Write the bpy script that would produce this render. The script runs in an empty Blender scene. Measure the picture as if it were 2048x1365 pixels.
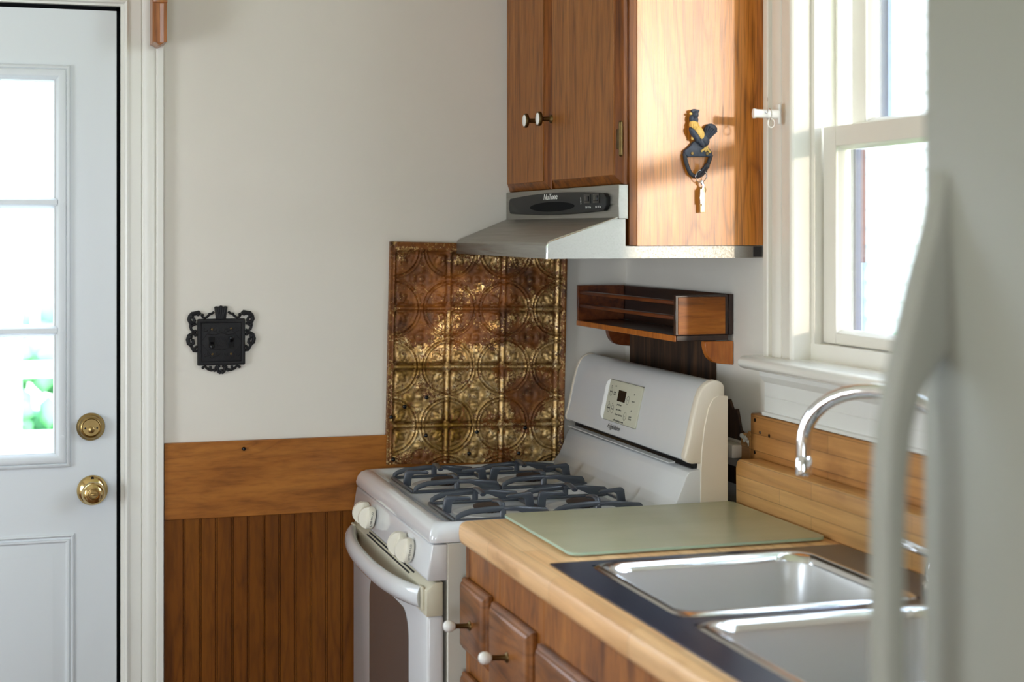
import bpy, bmesh, math, random
from mathutils import Vector, Matrix, noise as mnoise
random.seed(7)
PI = math.pi
sc = bpy.context.scene
COL = sc.collection

# ------------------------------------------------------------------ materials
def S(r, g, b):
    def f(c):
        c = c / 255.0
        return c / 12.92 if c <= 0.04045 else ((c + 0.055) / 1.055) ** 2.4
    return (f(r), f(g), f(b), 1.0)

class Mat:
    def __init__(self, name):
        self.m = bpy.data.materials.new(name)
        self.m.use_nodes = True
        self.nt = self.m.node_tree
        self.n = self.nt.nodes
        self.b = self.n['Principled BSDF']
        self.out = self.n['Material Output']
    def node(self, t, **kw):
        x = self.n.new(t)
        for k, v in kw.items():
            if k.startswith('i_'):
                x.inputs[k[2:]].default_value = v
            else:
                setattr(x, k, v)
        return x
    def link(self, a, b):
        self.nt.links.new(a, b)
    def set(self, **kw):
        for k, v in kw.items():
            self.b.inputs[k.replace('_', ' ')].default_value = v
    def coords(self, scale=(1, 1, 1), kind='Object', rot=(0, 0, 0)):
        tc = self.node('ShaderNodeTexCoord')
        mp = self.node('ShaderNodeMapping')
        mp.inputs['Scale'].default_value = scale
        mp.inputs['Rotation'].default_value = rot
        self.link(tc.outputs[kind], mp.inputs['Vector'])
        return mp.outputs['Vector']
    def noise(self, vec, scale=5, detail=4, rough=0.55, dist=0.0):
        x = self.node('ShaderNodeTexNoise')
        x.inputs['Scale'].default_value = scale
        x.inputs['Detail'].default_value = detail
        x.inputs['Roughness'].default_value = rough
        x.inputs['Distortion'].default_value = dist
        if vec is not None:
            self.link(vec, x.inputs['Vector'])
        return x.outputs['Fac']
    def ramp(self, fac, stops):
        x = self.node('ShaderNodeValToRGB')
        e = x.color_ramp.elements
        while len(e) < len(stops):
            e.new(0.5)
        for el, (p, c) in zip(e, stops):
            el.position = p
            el.color = c if len(c) == 4 else (*c, 1)
        self.link(fac, x.inputs['Fac'])
        return x.outputs['Color']
    def mix(self, fac, a, b, blend='MIX'):
        x = self.node('ShaderNodeMix', data_type='RGBA', blend_type=blend)
        for sock, v in ((x.inputs[0], fac), (x.inputs[6], a), (x.inputs[7], b)):
            if isinstance(v, bpy.types.NodeSocket):
                self.link(v, sock)
            else:
                sock.default_value = v
        return x.outputs[2]
    def math(self, op, a, b=0.0, clamp=False):
        x = self.node('ShaderNodeMath', operation=op, use_clamp=clamp)
        for sock, v in ((x.inputs[0], a), (x.inputs[1], b)):
            if isinstance(v, bpy.types.NodeSocket):
                self.link(v, sock)
            else:
                sock.default_value = v
        return x.outputs[0]
    def bump(self, h, strength=0.2, dist=0.002):
        x = self.node('ShaderNodeBump')
        x.inputs['Strength'].default_value = strength
        x.inputs['Distance'].default_value = dist
        self.link(h, x.inputs['Height'])
        self.link(x.outputs['Normal'], self.b.inputs['Normal'])

def plain(name, col, rough=0.5, metal=0.0, var=0.0, nscale=8, bump=0.0, bscale=60, coat=0.0, spec=0.5):
    M = Mat(name)
    M.set(Base_Color=col, Roughness=rough, Metallic=metal)
    M.b.inputs['Coat Weight'].default_value = coat
    M.b.inputs['Coat Roughness'].default_value = 0.1
    M.b.inputs['Specular IOR Level'].default_value = spec
    v = M.coords()
    if var:
        f = M.noise(v, nscale, 5, 0.6)
        lo = tuple(c * (1 - var) for c in col[:3]) + (1,)
        hi = tuple(min(1, c * (1 + var)) for c in col[:3]) + (1,)
        M.link(M.ramp(f, [(0.25, lo), (0.75, hi)]), M.b.inputs['Base Color'])
    if bump:
        M.bump(M.noise(v, bscale, 3, 0.6), bump, 0.001)
    return M.m

def wood(name, dark, mid, light, grain='Z', across=30, along=1.6, fig=0.5, figscale=3.0, rough=0.35, coat=0.25,
         pores=0.5, dist=5.0, spec=0.5):
    M = Mat(name)
    M.b.inputs['Specular IOR Level'].default_value = spec
    sc_ = [across] * 3
    gi = 'XYZ'.index(grain)
    sc_[gi] = along
    v = M.coords(tuple(sc_))
    n1 = M.noise(v, 1.0, 6, 0.62, 0.4)
    sc2 = [figscale * 2.2] * 3
    sc2[gi] = figscale * 0.28
    v2 = M.coords(tuple(sc2))
    n2 = M.noise(v2, 1.0, 3, 0.5, 0.3)
    rings = M.math('FRACT', M.math('MULTIPLY', n2, dist * 2.2))
    tri = M.math('ABSOLUTE', M.math('SUBTRACT', rings, 0.5))
    tri = M.math('MULTIPLY', tri, 2.0)
    soft = M.math('ADD', M.math('MULTIPLY', n1, 1.0 - fig * 0.22), M.math('MULTIPLY', tri, fig * 0.22))
    col = M.ramp(soft, [(0.26, dark), (0.48, mid), (0.74, light)])
    # thin growth-ring lines
    ln = M.ramp(tri, [(0.0, (0.0, 0.0, 0.0)), (0.30, (1, 1, 1))])
    line = M.mix(fig * 0.75, (1, 1, 1, 1), ln)
    col = M.mix(0.55, col, M.mix(1.0, col, line, 'MULTIPLY'))
    sc3 = [across * 9] * 3
    sc3[gi] = along * 8
    v3 = M.coords(tuple(sc3))
    n3 = M.noise(v3, 1.0, 2, 0.5)
    pf = M.ramp(n3, [(0.36, (0.0, 0.0, 0.0)), (0.52, (1, 1, 1))])
    pf2 = M.mix(pores, (1, 1, 1, 1), pf)
    col = M.mix(0.55, col, M.mix(1.0, col, pf2, 'MULTIPLY'))
    M.link(col, M.b.inputs['Base Color'])
    M.set(Roughness=rough)
    M.b.inputs['Coat Weight'].default_value = coat
    M.b.inputs['Coat Roughness'].default_value = 0.18
    M.bump(n3, 0.06, 0.001)
    return M.m

def butcher(name, plane, c1, c2, row=0.036, length=0.34):
    """glued strips along Y; plane 'XY' for a top, 'YZ' for an upright board"""
    M = Mat(name)
    tc = M.node('ShaderNodeTexCoord')
    sep = M.node('ShaderNodeSeparateXYZ')
    com = M.node('ShaderNodeCombineXYZ')
    M.link(tc.outputs['Object'], sep.inputs[0])
    M.link(sep.outputs['Y'], com.inputs['X'])
    M.link(sep.outputs['X' if plane == 'XY' else 'Z'], com.inputs['Y'])
    br = M.node('ShaderNodeTexBrick', offset=0.37)
    M.link(com.outputs[0], br.inputs['Vector'])
    br.inputs['Color1'].default_value = c1
    br.inputs['Color2'].default_value = c2
    br.inputs['Mortar'].default_value = tuple(c * 0.35 for c in c1[:3]) + (1,)
    br.inputs['Scale'].default_value = 1.0
    br.inputs['Brick Width'].default_value = length
    br.inputs['Row Height'].default_value = row
    br.inputs['Mortar Size'].default_value = 0.0005
    br.inputs['Bias'].default_value = -0.1
    v = M.coords((45, 2.2, 45))
    n1 = M.noise(v, 1.0, 6, 0.65, 0.5)
    g = M.ramp(n1, [(0.3, (0.62, 0.52, 0.42)), (0.7, (1.12, 1.08, 1.02))])
    col = M.mix(0.8, br.outputs['Color'], M.mix(1.0, br.outputs['Color'], g, 'MULTIPLY'))
    v2 = M.coords((7, 3, 7))
    st = M.ramp(M.noise(v2, 1.0, 4, 0.6), [(0.62, (1, 1, 1)), (0.78, (0.55, 0.45, 0.36))])
    col = M.mix(1.0, col, st, 'MULTIPLY')
    M.link(col, M.b.inputs['Base Color'])
    M.set(Roughness=0.42)
    M.bump(n1, 0.08, 0.001)
    return M.m

def steel(name, col, rough=0.3, grain='Y', bump=0.05):
    M = Mat(name)
    M.set(Base_Color=col, Metallic=1.0, Roughness=rough)
    s_ = [260] * 3
    s_['XYZ'.index(grain)] = 3
    n = M.noise(M.coords(tuple(s_)), 1.0, 3, 0.6)
    M.link(M.ramp(n, [(0.3, (rough * 0.8,) * 3), (0.7, (min(1, rough * 1.25),) * 3)]), M.b.inputs['Roughness'])
    M.bump(n, bump, 0.0006)
    return M.m

def glass(name, tint=(1, 1, 1, 1), rough=0.0, gloss=1.0):
    M = Mat(name)
    M.n.remove(M.b)
    tr = M.node('ShaderNodeBsdfTransparent')
    tr.inputs['Color'].default_value = tint
    gl = M.node('ShaderNodeBsdfGlossy')
    gl.inputs['Roughness'].default_value = rough
    fr = M.node('ShaderNodeFresnel')
    fr.inputs['IOR'].default_value = 1.35
    mx = M.node('ShaderNodeMixShader')
    f = M.math('MULTIPLY', fr.outputs[0], gloss)
    M.link(f, mx.inputs[0])
    M.link(tr.outputs[0], mx.inputs[1])
    M.link(gl.outputs[0], mx.inputs[2])
    M.link(mx.outputs[0], M.out.inputs['Surface'])
    return M.m

MT = {}
MT['wall'] = plain('wall_paint', S(226, 221, 211), 0.6, bump=0.08, bscale=220, var=0.015)
MT['ceiling'] = plain('ceiling_paint', S(236, 228, 212), 0.8)
MT['trim'] = plain('trim_gloss_white', S(232, 231, 224), 0.32, bump=0.05, bscale=90, var=0.015)
MT['wtrim'] = plain('window_trim_white', S(233, 229, 219), 0.35, bump=0.08, bscale=70, var=0.02)
MT['apron'] = plain('apron_white_paint', S(226, 226, 222), 0.5, bump=0.1, bscale=50, var=0.02)
MT['sill'] = plain('sill_gloss_white', S(240, 239, 234), 0.18, coat=0.3)
MT['door'] = plain('door_white_paint', S(216, 221, 224), 0.42, bump=0.03, bscale=160)
MT['mattblack'] = plain('matt_black', S(10, 11, 13), 0.9, spec=0.15)
MT['floor'] = wood('floor_boards', S(70, 45, 26), S(110, 72, 42), S(140, 98, 62), 'Y')
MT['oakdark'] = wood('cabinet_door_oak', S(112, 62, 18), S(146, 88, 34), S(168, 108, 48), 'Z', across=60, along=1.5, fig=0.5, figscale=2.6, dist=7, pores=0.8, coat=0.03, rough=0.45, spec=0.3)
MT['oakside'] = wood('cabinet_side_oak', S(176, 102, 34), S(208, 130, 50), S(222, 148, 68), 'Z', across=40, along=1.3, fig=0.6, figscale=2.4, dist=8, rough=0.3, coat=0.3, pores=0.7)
MT['oakedge'] = wood('cabinet_edge_oak', S(60, 28, 4), S(122, 66, 14), S(158, 92, 26), 'Z', across=50, along=1.6, fig=0.3, coat=0.04, rough=0.4, spec=0.25)
MT['bracketoak'] = wood('bracket_oak', S(112, 58, 22), S(158, 96, 48), S(178, 120, 68), 'Z', across=60, along=3, fig=0.3)
MT['board'] = wood('stained_birch_board', S(116, 64, 16), S(156, 94, 32), S(178, 114, 46), 'X', across=22, along=4.0, fig=0.35, figscale=4, pores=0.25, coat=0.05, rough=0.42, spec=0.3)
MT['bead'] = wood('stained_beadboard', S(86, 46, 6), S(116, 64, 10), S(130, 76, 16), 'Z', across=14, along=2.0, fig=0.35, figscale=4, pores=0.3, coat=0.03, rough=0.45, spec=0.2)
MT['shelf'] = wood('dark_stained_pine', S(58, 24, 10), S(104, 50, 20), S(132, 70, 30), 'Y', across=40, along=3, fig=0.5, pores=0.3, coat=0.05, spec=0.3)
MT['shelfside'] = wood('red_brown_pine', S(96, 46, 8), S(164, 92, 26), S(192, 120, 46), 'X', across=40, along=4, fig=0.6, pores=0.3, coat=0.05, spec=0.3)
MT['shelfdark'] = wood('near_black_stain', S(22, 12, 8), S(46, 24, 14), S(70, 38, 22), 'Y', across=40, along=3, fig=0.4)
MT['bracketpine'] = wood('orange_pine', S(142, 72, 20), S(186, 104, 36), S(204, 126, 52), 'Z', across=40, along=4, fig=0.3, pores=0.2)
MT['plank'] = wood('weathered_dark_plank', S(24, 15, 10), S(62, 40, 24), S(96, 66, 40), 'Z', across=45, along=2, fig=0.6, pores=0.6, rough=0.75, coat=0)
MT['basewood'] = wood('base_cabinet_wood', S(84, 42, 8), S(146, 86, 28), S(178, 114, 46), 'Z', across=16, along=5, fig=0.5, figscale=5, pores=0.3, coat=0.08, rough=0.4)
MT['drawerwood'] = wood('drawer_wood', S(78, 40, 10), S(126, 74, 28), S(160, 100, 46), 'Y', across=16, along=5, fig=0.5, figscale=5, pores=0.3, coat=0.15, rough=0.36)
MT['counter'] = butcher('butcher_block_top', 'XY', S(246, 208, 158), S(228, 180, 126))
MT['splash'] = butcher('butcher_block_upright', 'YZ', S(212, 168, 110), S(190, 140, 80), row=0.03)
MT['splashold'] = butcher('butcher_block_worn', 'YZ', S(202, 150, 90), S(176, 122, 64), row=0.034)
MT['hood'] = steel('brushed_hood_steel', S(156, 153, 146), 0.46, 'Y')
MT['sink'] = plain('satin_sink_steel', S(234, 235, 236), 0.32, 0.5, var=0.03, nscale=5)
MT['rim'] = plain('polished_sink_rim', S(226, 227, 229), 0.12, 1.0)
MT['flange'] = plain('flange_dark_reflection', S(58, 76, 110), 0.2, 0.8)  # steel flange; its dark blue reflection is put into the base colour
MT['chrome'] = plain('chrome', S(232, 233, 236), 0.06, 1.0)
MT['brass'] = plain('polished_brass', S(204, 178, 124), 0.16, 1.0)
MT['brassworn'] = plain('worn_brass', S(168, 142, 92), 0.28, 1.0, var=0.15, nscale=30)
MT['brassdark'] = plain('tarnished_brass', S(104, 84, 52), 0.4, 1.0, var=0.3, nscale=60)
MT['porcelain'] = plain('white_porcelain', S(238, 238, 234), 0.12, coat=0.5)
MT['enamel'] = plain('white_enamel', S(218, 220, 223), 0.16, coat=0.6, bump=0.01, bscale=30)
MT['enamelw'] = plain('wiped_white_enamel', S(212, 213, 214), 0.24, coat=0.4, var=0.03, nscale=6)
MT['bisque'] = plain('bisque_plastic', S(226, 214, 196), 0.35)
MT['vinyl'] = plain('beige_door_trim', S(204, 198, 176), 0.4)
MT['bodyside'] = plain('range_side_panel', S(204, 200, 188), 0.4)
MT['knobw'] = plain('offwhite_knob', S(230, 225, 210), 0.35)
MT['iron'] = plain('grey_grate_enamel', S(66, 71, 80), 0.32, coat=0.25, var=0.12, nscale=25)
MT['burner'] = plain('sooty_burner', S(70, 56, 48), 0.7, 0.3, var=0.3, nscale=50)
MT['black'] = plain('black_plastic', S(34, 34, 36), 0.45)
MT['charcoal'] = plain('charcoal_plastic', S(30, 30, 30), 0.5, spec=0.25)
MT['blackgloss'] = plain('black_gloss', S(8, 9, 12), 0.25, spec=0.35)
MT['castblack'] = plain('black_cast_iron', S(26, 25, 27), 0.55, 0.0, var=0.2, nscale=90, bump=0.4, bscale=300, spec=0.3)
MT['ovenglass'] = plain('oven_window_glass', S(92, 84, 80), 0.2, coat=0.3)
MT['panelgrey'] = plain('control_panel_face', S(198, 196, 176), 0.4)
MT['ink'] = plain('dark_print', S(40, 40, 40), 0.6)
MT['inkgrey'] = plain('grey_print', S(128, 128, 116), 0.6)
MT['inkw'] = plain('white_print', S(228, 228, 224), 0.6)
MT['roostblack'] = plain('rooster_dark_paint', S(52, 60, 76), 0.55, var=0.35, nscale=120, bump=0.5, bscale=260)
MT['roostyellow'] = plain('rooster_yellow_paint', S(232, 190, 104), 0.55, var=0.2, nscale=120, bump=0.4, bscale=220)
MT['roostblackloop'] = plain('hook_dark_paint', S(40, 42, 50), 0.5)
MT['keysteel'] = plain('key_metal', S(186, 182, 174), 0.25, 1.0)
MT['keybrass'] = plain('pale_brass_key', S(190, 160, 112), 0.35, 0.9)
MT['rodwhite'] = plain('white_bracket', S(244, 244, 242), 0.3)
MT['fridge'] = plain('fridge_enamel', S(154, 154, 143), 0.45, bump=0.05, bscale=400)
MT['glass'] = glass('window_glass', (1, 1, 1, 1), 0.0, 0.7)
MT['storm'] = plain('slate_blue_metal', S(38, 54, 92), 0.4)
MT['storm2'] = plain('pale_blue_metal', S(104, 136, 190), 0.4)
MT['rustbrown'] = plain('red_brown_strip', S(104, 70, 66), 0.6)
MT['siding'] = plain('white_siding', S(240, 240, 240), 0.7)
MT['roofpink'] = plain('pinkish_roof', S(205, 196, 198), 0.9, var=0.04, nscale=3)
MT['bluegrey'] = plain('pale_blue_rail', S(176, 192, 208), 0.7)
MT['leaf'] = plain('garden_green', S(96, 158, 112), 0.8, var=0.25, nscale=6)
MT['lawn'] = plain('lawn_green', S(120, 150, 90), 0.95, var=0.25, nscale=3)
MT['paperwhite'] = plain('torn_white_paint', S(226, 224, 214), 0.8)
MT['driedpaint'] = plain('cream_wall_edge', S(214, 206, 180), 0.8)

def frosted():
    M = Mat('frosted_board_glass')
    v = M.coords((3, 9, 3))
    c = M.ramp(M.noise(v, 1.0, 4, 0.6), [(0.3, S(192, 190, 156)), (0.7, S(210, 206, 174))])
    M.link(c, M.b.inputs['Base Color'])
    M.set(Roughness=0.28, Alpha=0.68)
    M.b.inputs['Coat Weight'].default_value = 0.2
    return M.m
MT['frost'] = frosted()
MT['greenedge'] = plain('green_glass_edge', S(176, 206, 190), 0.2)

def tin_mat():
    M = Mat('embossed_tin')
    at = M.node('ShaderNodeAttribute', attribute_name='rust')
    sp = M.node('ShaderNodeSeparateColor')
    M.link(at.outputs['Color'], sp.inputs[0])
    v = M.coords((1, 1, 1))
    fine = M.noise(v, 210, 4, 0.65)
    mid = M.noise(v, 60, 4, 0.6)
    mask = M.math('ADD', sp.outputs[0], M.math('MULTIPLY', M.math('SUBTRACT', fine, 0.5), 3.2))
    mask = M.math('ADD', mask, M.math('MULTIPLY', M.math('SUBTRACT', mid, 0.5), 1.4))
    mk = M.ramp(mask, [(0.42, (0, 0, 0)), (0.62, (1, 1, 1))])
    gold = M.ramp(mid, [(0.3, S(156, 120, 66)), (0.5, S(212, 176, 114)), (0.75, S(250, 232, 190))])
    gold = M.mix(sp.outputs[1], gold, S(150, 112, 40))
    rust = M.ramp(M.noise(v, 26, 5, 0.6), [(0.3, S(66, 34, 6)), (0.55, S(118, 66, 14)), (0.8, S(156, 98, 32))])
    # gold gets darker towards the pressed grooves
    gr = M.ramp(sp.outputs[2], [(0.0, (0.26, 0.18, 0.10)), (1.0, (1, 1, 1))])
    gold = M.mix(1.0, gold, gr, 'MULTIPLY')
    col = M.mix(mk, gold, rust)
    M.link(col, M.b.inputs['Base Color'])
    M.link(M.ramp(mk, [(0.0, (0.62,) * 3), (1.0, (0.1,) * 3)]), M.b.inputs['Metallic'])
    M.link(M.ramp(mk, [(0.0, (0.36,) * 3), (1.0, (0.55,) * 3)]), M.b.inputs['Roughness'])
    M.bump(fine, 0.25, 0.0012)
    return M.m
MT['tin'] = tin_mat()

# ------------------------------------------------------------------ mesh builder
class MB:
    def __init__(self):
        self.bm = bmesh.new()
    def faces(self, verts, faces):
        vs = [self.bm.verts.new(v) for v in verts]
        out = []
        for f in faces:
            try:
                out.append(self.bm.faces.new([vs[i] for i in f]))
            except ValueError:
                pass
        return vs, out
    def _bevel(self, vs, w, seg):
        es = set()
        for v in vs:
            es.update(v.link_edges)
        bmesh.ops.bevel(self.bm, geom=list(es), offset=w, segments=seg, profile=0.5, affect='EDGES', clamp_overlap=True)
    def box(self, x0, x1, y0, y1, z0, z1, bev=0.0, seg=2):
        x0, x1 = min(x0, x1), max(x0, x1)
        y0, y1 = min(y0, y1), max(y0, y1)
        z0, z1 = min(z0, z1), max(z0, z1)
        V = [(x, y, z) for z in (z0, z1) for (x, y) in ((x0, y0), (x1, y0), (x1, y1), (x0, y1))]
        F = [(3, 2, 1, 0), (4, 5, 6, 7), (0, 1, 5, 4), (1, 2, 6, 5), (2, 3, 7, 6), (3, 0, 4, 7)]
        vs, _ = self.faces(V, F)
        if bev:
            self._bevel(vs, min(bev, 0.49 * min(x1 - x0, y1 - y0, z1 - z0)), seg)
        return self
    def prism(self, pts, axis, a0, a1, bev=0.0, seg=2):
        """pts: 'x'->(y,z), 'y'->(x,z), 'z'->(x,y)"""
        def P(p, a):
            return {'x': (a, p[0], p[1]), 'y': (p[0], a, p[1]), 'z': (p[0], p[1], a)}[axis]
        n = len(pts)
        V = [P(p, a0) for p in pts] + [P(p, a1) for p in pts]
        F = [tuple(range(n)), tuple(range(2 * n - 1, n - 1, -1))]
        F += [(i, n + i, n + (i + 1) % n, (i + 1) % n) for i in range(n)]
        vs, fs = self.faces(V, F)
        bmesh.ops.recalc_face_normals(self.bm, faces=fs)
        if bev:
            self._bevel(vs, bev, seg)
        return self
    def loft(self, loops, cap0=True, cap1=True, closed=False):
        n = len(loops[0])
        V = [p for l in loops for p in l]
        F = []
        m = len(loops)
        for k in range(m if closed else m - 1):
            a, b = k * n, ((k + 1) % m) * n
            for i in range(n):
                j = (i + 1) % n
                F.append((a + i, a + j, b + j, b + i))
        if not closed:
            if cap0:
                F.append(tuple(range(n - 1, -1, -1)))
            if cap1:
                F.append(tuple(range((m - 1) * n, m * n)))
        vs, fs = self.faces(V, F)
        bmesh.ops.recalc_face_normals(self.bm, faces=fs)
        return self
    def rects(self, rs, cap0=True, cap1=True):
        """rs: list of (x0,x1,y0,y1,z[,r]) loops"""
        L = []
        for r in rs:
            L.append(rrect(*r[:4], r[5] if len(r) > 5 else 0.0, r[4]))
        return self.loft(L, cap0, cap1)
    def tube(self, path, r, n=10, closed=False, flat=1.0, up=None):
        P = [Vector(p) for p in path]
        m = len(P)
        R = r if isinstance(r, (list, tuple)) else [r] * m
        loops = []
        prev = None
        for i in range(m):
            if closed:
                t = P[(i + 1) % m] - P[i - 1]
            else:
                t = P[min(i + 1, m - 1)] - P[max(i - 1, 0)]
            t.normalize()
            if prev is None:
                ref = Vector(up) if up else (Vector((0, 0, 1)) if abs(t.z) < 0.9 else Vector((1, 0, 0)))
                a = t.cross(ref).normalized()
            else:
                a = (prev - t * prev.dot(t)).normalized()
            prev = a
            b = t.cross(a)
            loops.append([tuple(P[i] + (a * math.cos(2 * PI * k / n) + b * (math.sin(2 * PI * k / n) * flat)) * R[i]) for k in range(n)])
        return self.loft(loops, closed=closed)
    def lathe(self, prof, org, axis, n=32):
        """prof: list of (radius, height along axis)"""
        ax = Vector(axis).normalized()
        ref = Vector((0, 0, 1)) if abs(ax.z) < 0.9 else Vector((1, 0, 0))
        a = ax.cross(ref).normalized()
        b = ax.cross(a)
        o = Vector(org)
        loops = []
        for r, h in prof:
            r = max(r, 1e-5)
            loops.append([tuple(o + ax * h + (a * math.cos(2 * PI * k / n) + b * math.sin(2 * PI * k / n)) * r) for k in range(n)])
        return self.loft(loops)
    def ball(self, c, r, rot=None, n=14):
        r = r if isinstance(r, (tuple, list)) else (r, r, r)
        M = Matrix.Translation(Vector(c)) @ (rot.to_4x4() if rot else Matrix.Identity(4)) @ Matrix.Diagonal((*r, 1))
        bmesh.ops.create_uvsphere(self.bm, u_segments=n, v_segments=max(6, n // 2 + 1), radius=1.0, matrix=M)
        return self

def rrect(x0, x1, y0, y1, r, z, n=6):
    if r <= 1e-6:
        # keep a constant count for lofting against rounded loops
        r = 1e-5
    pts = []
    for cx, cy, a0 in ((x1 - r, y1 - r, 0), (x0 + r, y1 - r, 90), (x0 + r, y0 + r, 180), (x1 - r, y0 + r, 270)):
        for k in range(n + 1):
            a = math.radians(a0 + 90 * k / n)
            pts.append((cx + r * math.cos(a), cy + r * math.sin(a), z))
    return pts

WORLD = {}
def _parent(o, parent, w):
    if parent is not None:
        o.parent = parent
        o.location = Vector(w) - Vector(WORLD[parent.name])
    else:
        o.location = w
    WORLD[o.name] = tuple(w)

def obj(name, mb, mat, parent=None, smooth=40, label=None):
    bm = mb.bm
    bmesh.ops.remove_doubles(bm, verts=bm.verts, dist=1e-6)
    bm.normal_update()
    xs = [v.co for v in bm.verts]
    lo = Vector((min(v.x for v in xs), min(v.y for v in xs), min(v.z for v in xs)))
    hi = Vector((max(v.x for v in xs), max(v.y for v in xs), max(v.z for v in xs)))
    w = Vector(((lo.x + hi.x) / 2, (lo.y + hi.y) / 2, lo.z))
    for v in bm.verts:
        v.co -= w
    me = bpy.data.meshes.new(name)
    bm.to_mesh(me)
    bm.free()
    me.materials.append(MT[mat] if isinstance(mat, str) else mat)
    if smooth:
        me.shade_smooth()
        me.set_sharp_from_angle(angle=math.radians(smooth))
    o = bpy.data.objects.new(name, me)
    COL.objects.link(o)
    _parent(o, parent, w)
    if label:
        o['label'] = label
    return o

def thing(name, label, cat, loc, group=None, kind=None):
    o = bpy.data.objects.new(name, None)
    o.empty_display_size = 0.05
    COL.objects.link(o)
    _parent(o, None, loc)
    return tag(o, label, cat, group, kind)

def tag(o, label, cat, group=None, kind=None):
    o['label'] = label
    o['category'] = cat
    if group:
        o['group'] = group
    if kind:
        o['kind'] = kind
    return o

def struct(name, mb, mat, label, cat, smooth=40):
    return tag(obj(name, mb, mat, None, smooth), label, cat, None, 'structure')

def text(name, body, size, loc, rot, mat, parent, shear=0.0, ext=0.0003, sx=1.0, align='CENTER', offset=0.0):
    cu = bpy.data.curves.new(name, 'FONT')
    cu.body = body
    cu.size = size
    cu.shear = shear
    cu.extrude = ext
    cu.offset = offset
    cu.align_x = align
    cu.align_y = 'CENTER'
    cu.materials.append(MT[mat])
    tmp = bpy.data.objects.new(name + '_curve', cu)
    me = bpy.data.meshes.new_from_object(tmp)
    me.name = name
    bpy.data.objects.remove(tmp)
    bpy.data.curves.remove(cu)
    for v in me.vertices:
        v.co.x *= sx
    o = bpy.data.objects.new(name, me)
    COL.objects.link(o)
    _parent(o, parent, loc)
    o.rotation_euler = rot
    return o

def basis(xdir, ydir):
    """euler for text: local x = reading direction, local y = up"""
    x = Vector(xdir).normalized()
    y = Vector(ydir).normalized()
    z = x.cross(y)
    return Matrix((x, y, z)).transposed().to_euler()

def frame(mb, u0, u1, v0, v1, prof, fn):
    """closed rectangular moulding; prof = [(inset, height)], fn(u, v, h) -> xyz"""
    L = []
    for d, h in prof:
        L.append([fn(u0 + d, v0 + d, h), fn(u1 - d, v0 + d, h), fn(u1 - d, v1 - d, h), fn(u0 + d, v1 - d, h)])
    return mb.loft(L, False, False, closed=True)

def ucasing(mb, uL, uR, vT, v0, prof, fn):
    """door or window casing: two uprights and a mitred head; prof = [(outset, height)]"""
    L = []
    for d, h in prof:
        L.append([fn(uR + d, v0, h), fn(uR + d, vT + d, h), fn(uL - d, vT + d, h), fn(uL - d, v0, h)])
    n = len(L)
    V = [p for l in L for p in l]
    F = []
    for k in range(n):
        a, b = k * 4, ((k + 1) % n) * 4
        for i in range(3):
            F.append((a + i, a + i + 1, b + i + 1, b + i))
    F.append(tuple(k * 4 for k in range(n)))
    F.append(tuple(k * 4 + 3 for k in range(n - 1, -1, -1)))
    vs, fs = mb.faces(V, F)
    bmesh.ops.recalc_face_normals(mb.bm, faces=fs)
    return mb

# ================================================================== SETTING
ROOM_X0, ROOM_Y0, CEIL = -3.5, -5.6, 2.5
# back wall with the door opening
m = MB()
m.box(ROOM_X0 - 0.12, -2.065, 0, 0.12, 0, CEIL)
m.box(-1.20, 0.14, 0, 0.12, 0, CEIL)
m.box(-2.065, -1.20, 0, 0.12, 2.0, CEIL)
struct('wall_back', m, 'wall', 'warm white painted back wall with the door and the light switch', 'wall')
# right wall with the sink window opening
WY1, WY0, WZ0, WZ1 = -0.915, -2.03, 1.20, 2.36
m = MB()
m.box(0, 0.14, WY1 + 0.02, 0.0, 0, CEIL)
m.box(0, 0.14, ROOM_Y0 - 0.12, WY0 - 0.02, 0, CEIL)
m.box(0, 0.14, WY0 - 0.02, WY1 + 0.02, 0, WZ0)
m.box(0, 0.14, WY0 - 0.02, WY1 + 0.02, WZ1 + 0.02, CEIL)
struct('wall_right', m, 'wall', 'white painted right wall behind the range, shelf and sink', 'wall')
m = MB()
m.box(ROOM_X0 - 0.12, ROOM_X0, ROOM_Y0, -2.0, 0, CEIL)
m.box(ROOM_X0 - 0.12, ROOM_X0, -1.1, 0, 0, CEIL)
m.box(ROOM_X0 - 0.12, ROOM_X0, -2.0, -1.1, 0, 0.75)
m.box(ROOM_X0 - 0.12, ROOM_X0, -2.0, -1.1, 1.7, CEIL)
struct('wall_left', m, 'wall', 'white painted left wall with a wide window opening', 'wall')
m = MB()
m.box(ROOM_X0 - 0.12, -2.9, ROOM_Y0 - 0.12, ROOM_Y0, 0, CEIL)
m.box(-1.9, 0.0, ROOM_Y0 - 0.12, ROOM_Y0, 0, CEIL)
m.box(-2.9, -1.9, ROOM_Y0 - 0.12, ROOM_Y0, 0, 0.3)
m.box(-2.9, -1.9, ROOM_Y0 - 0.12, ROOM_Y0, 1.6, CEIL)
struct('wall_rear', m, 'wall', 'white painted wall behind the viewer with a window opening', 'wall')
struct('floor', MB().box(ROOM_X0 - 0.12, 0.14, ROOM_Y0 - 0.12, 0.12, -0.1, 0), 'floor', 'brown wooden kitchen floor', 'floor')
struct('ceiling', MB().box(ROOM_X0 - 0.12, 0.14, ROOM_Y0 - 0.12, 0.12, CEIL, CEIL + 0.1), 'ceiling', 'white kitchen ceiling', 'ceiling')

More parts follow.
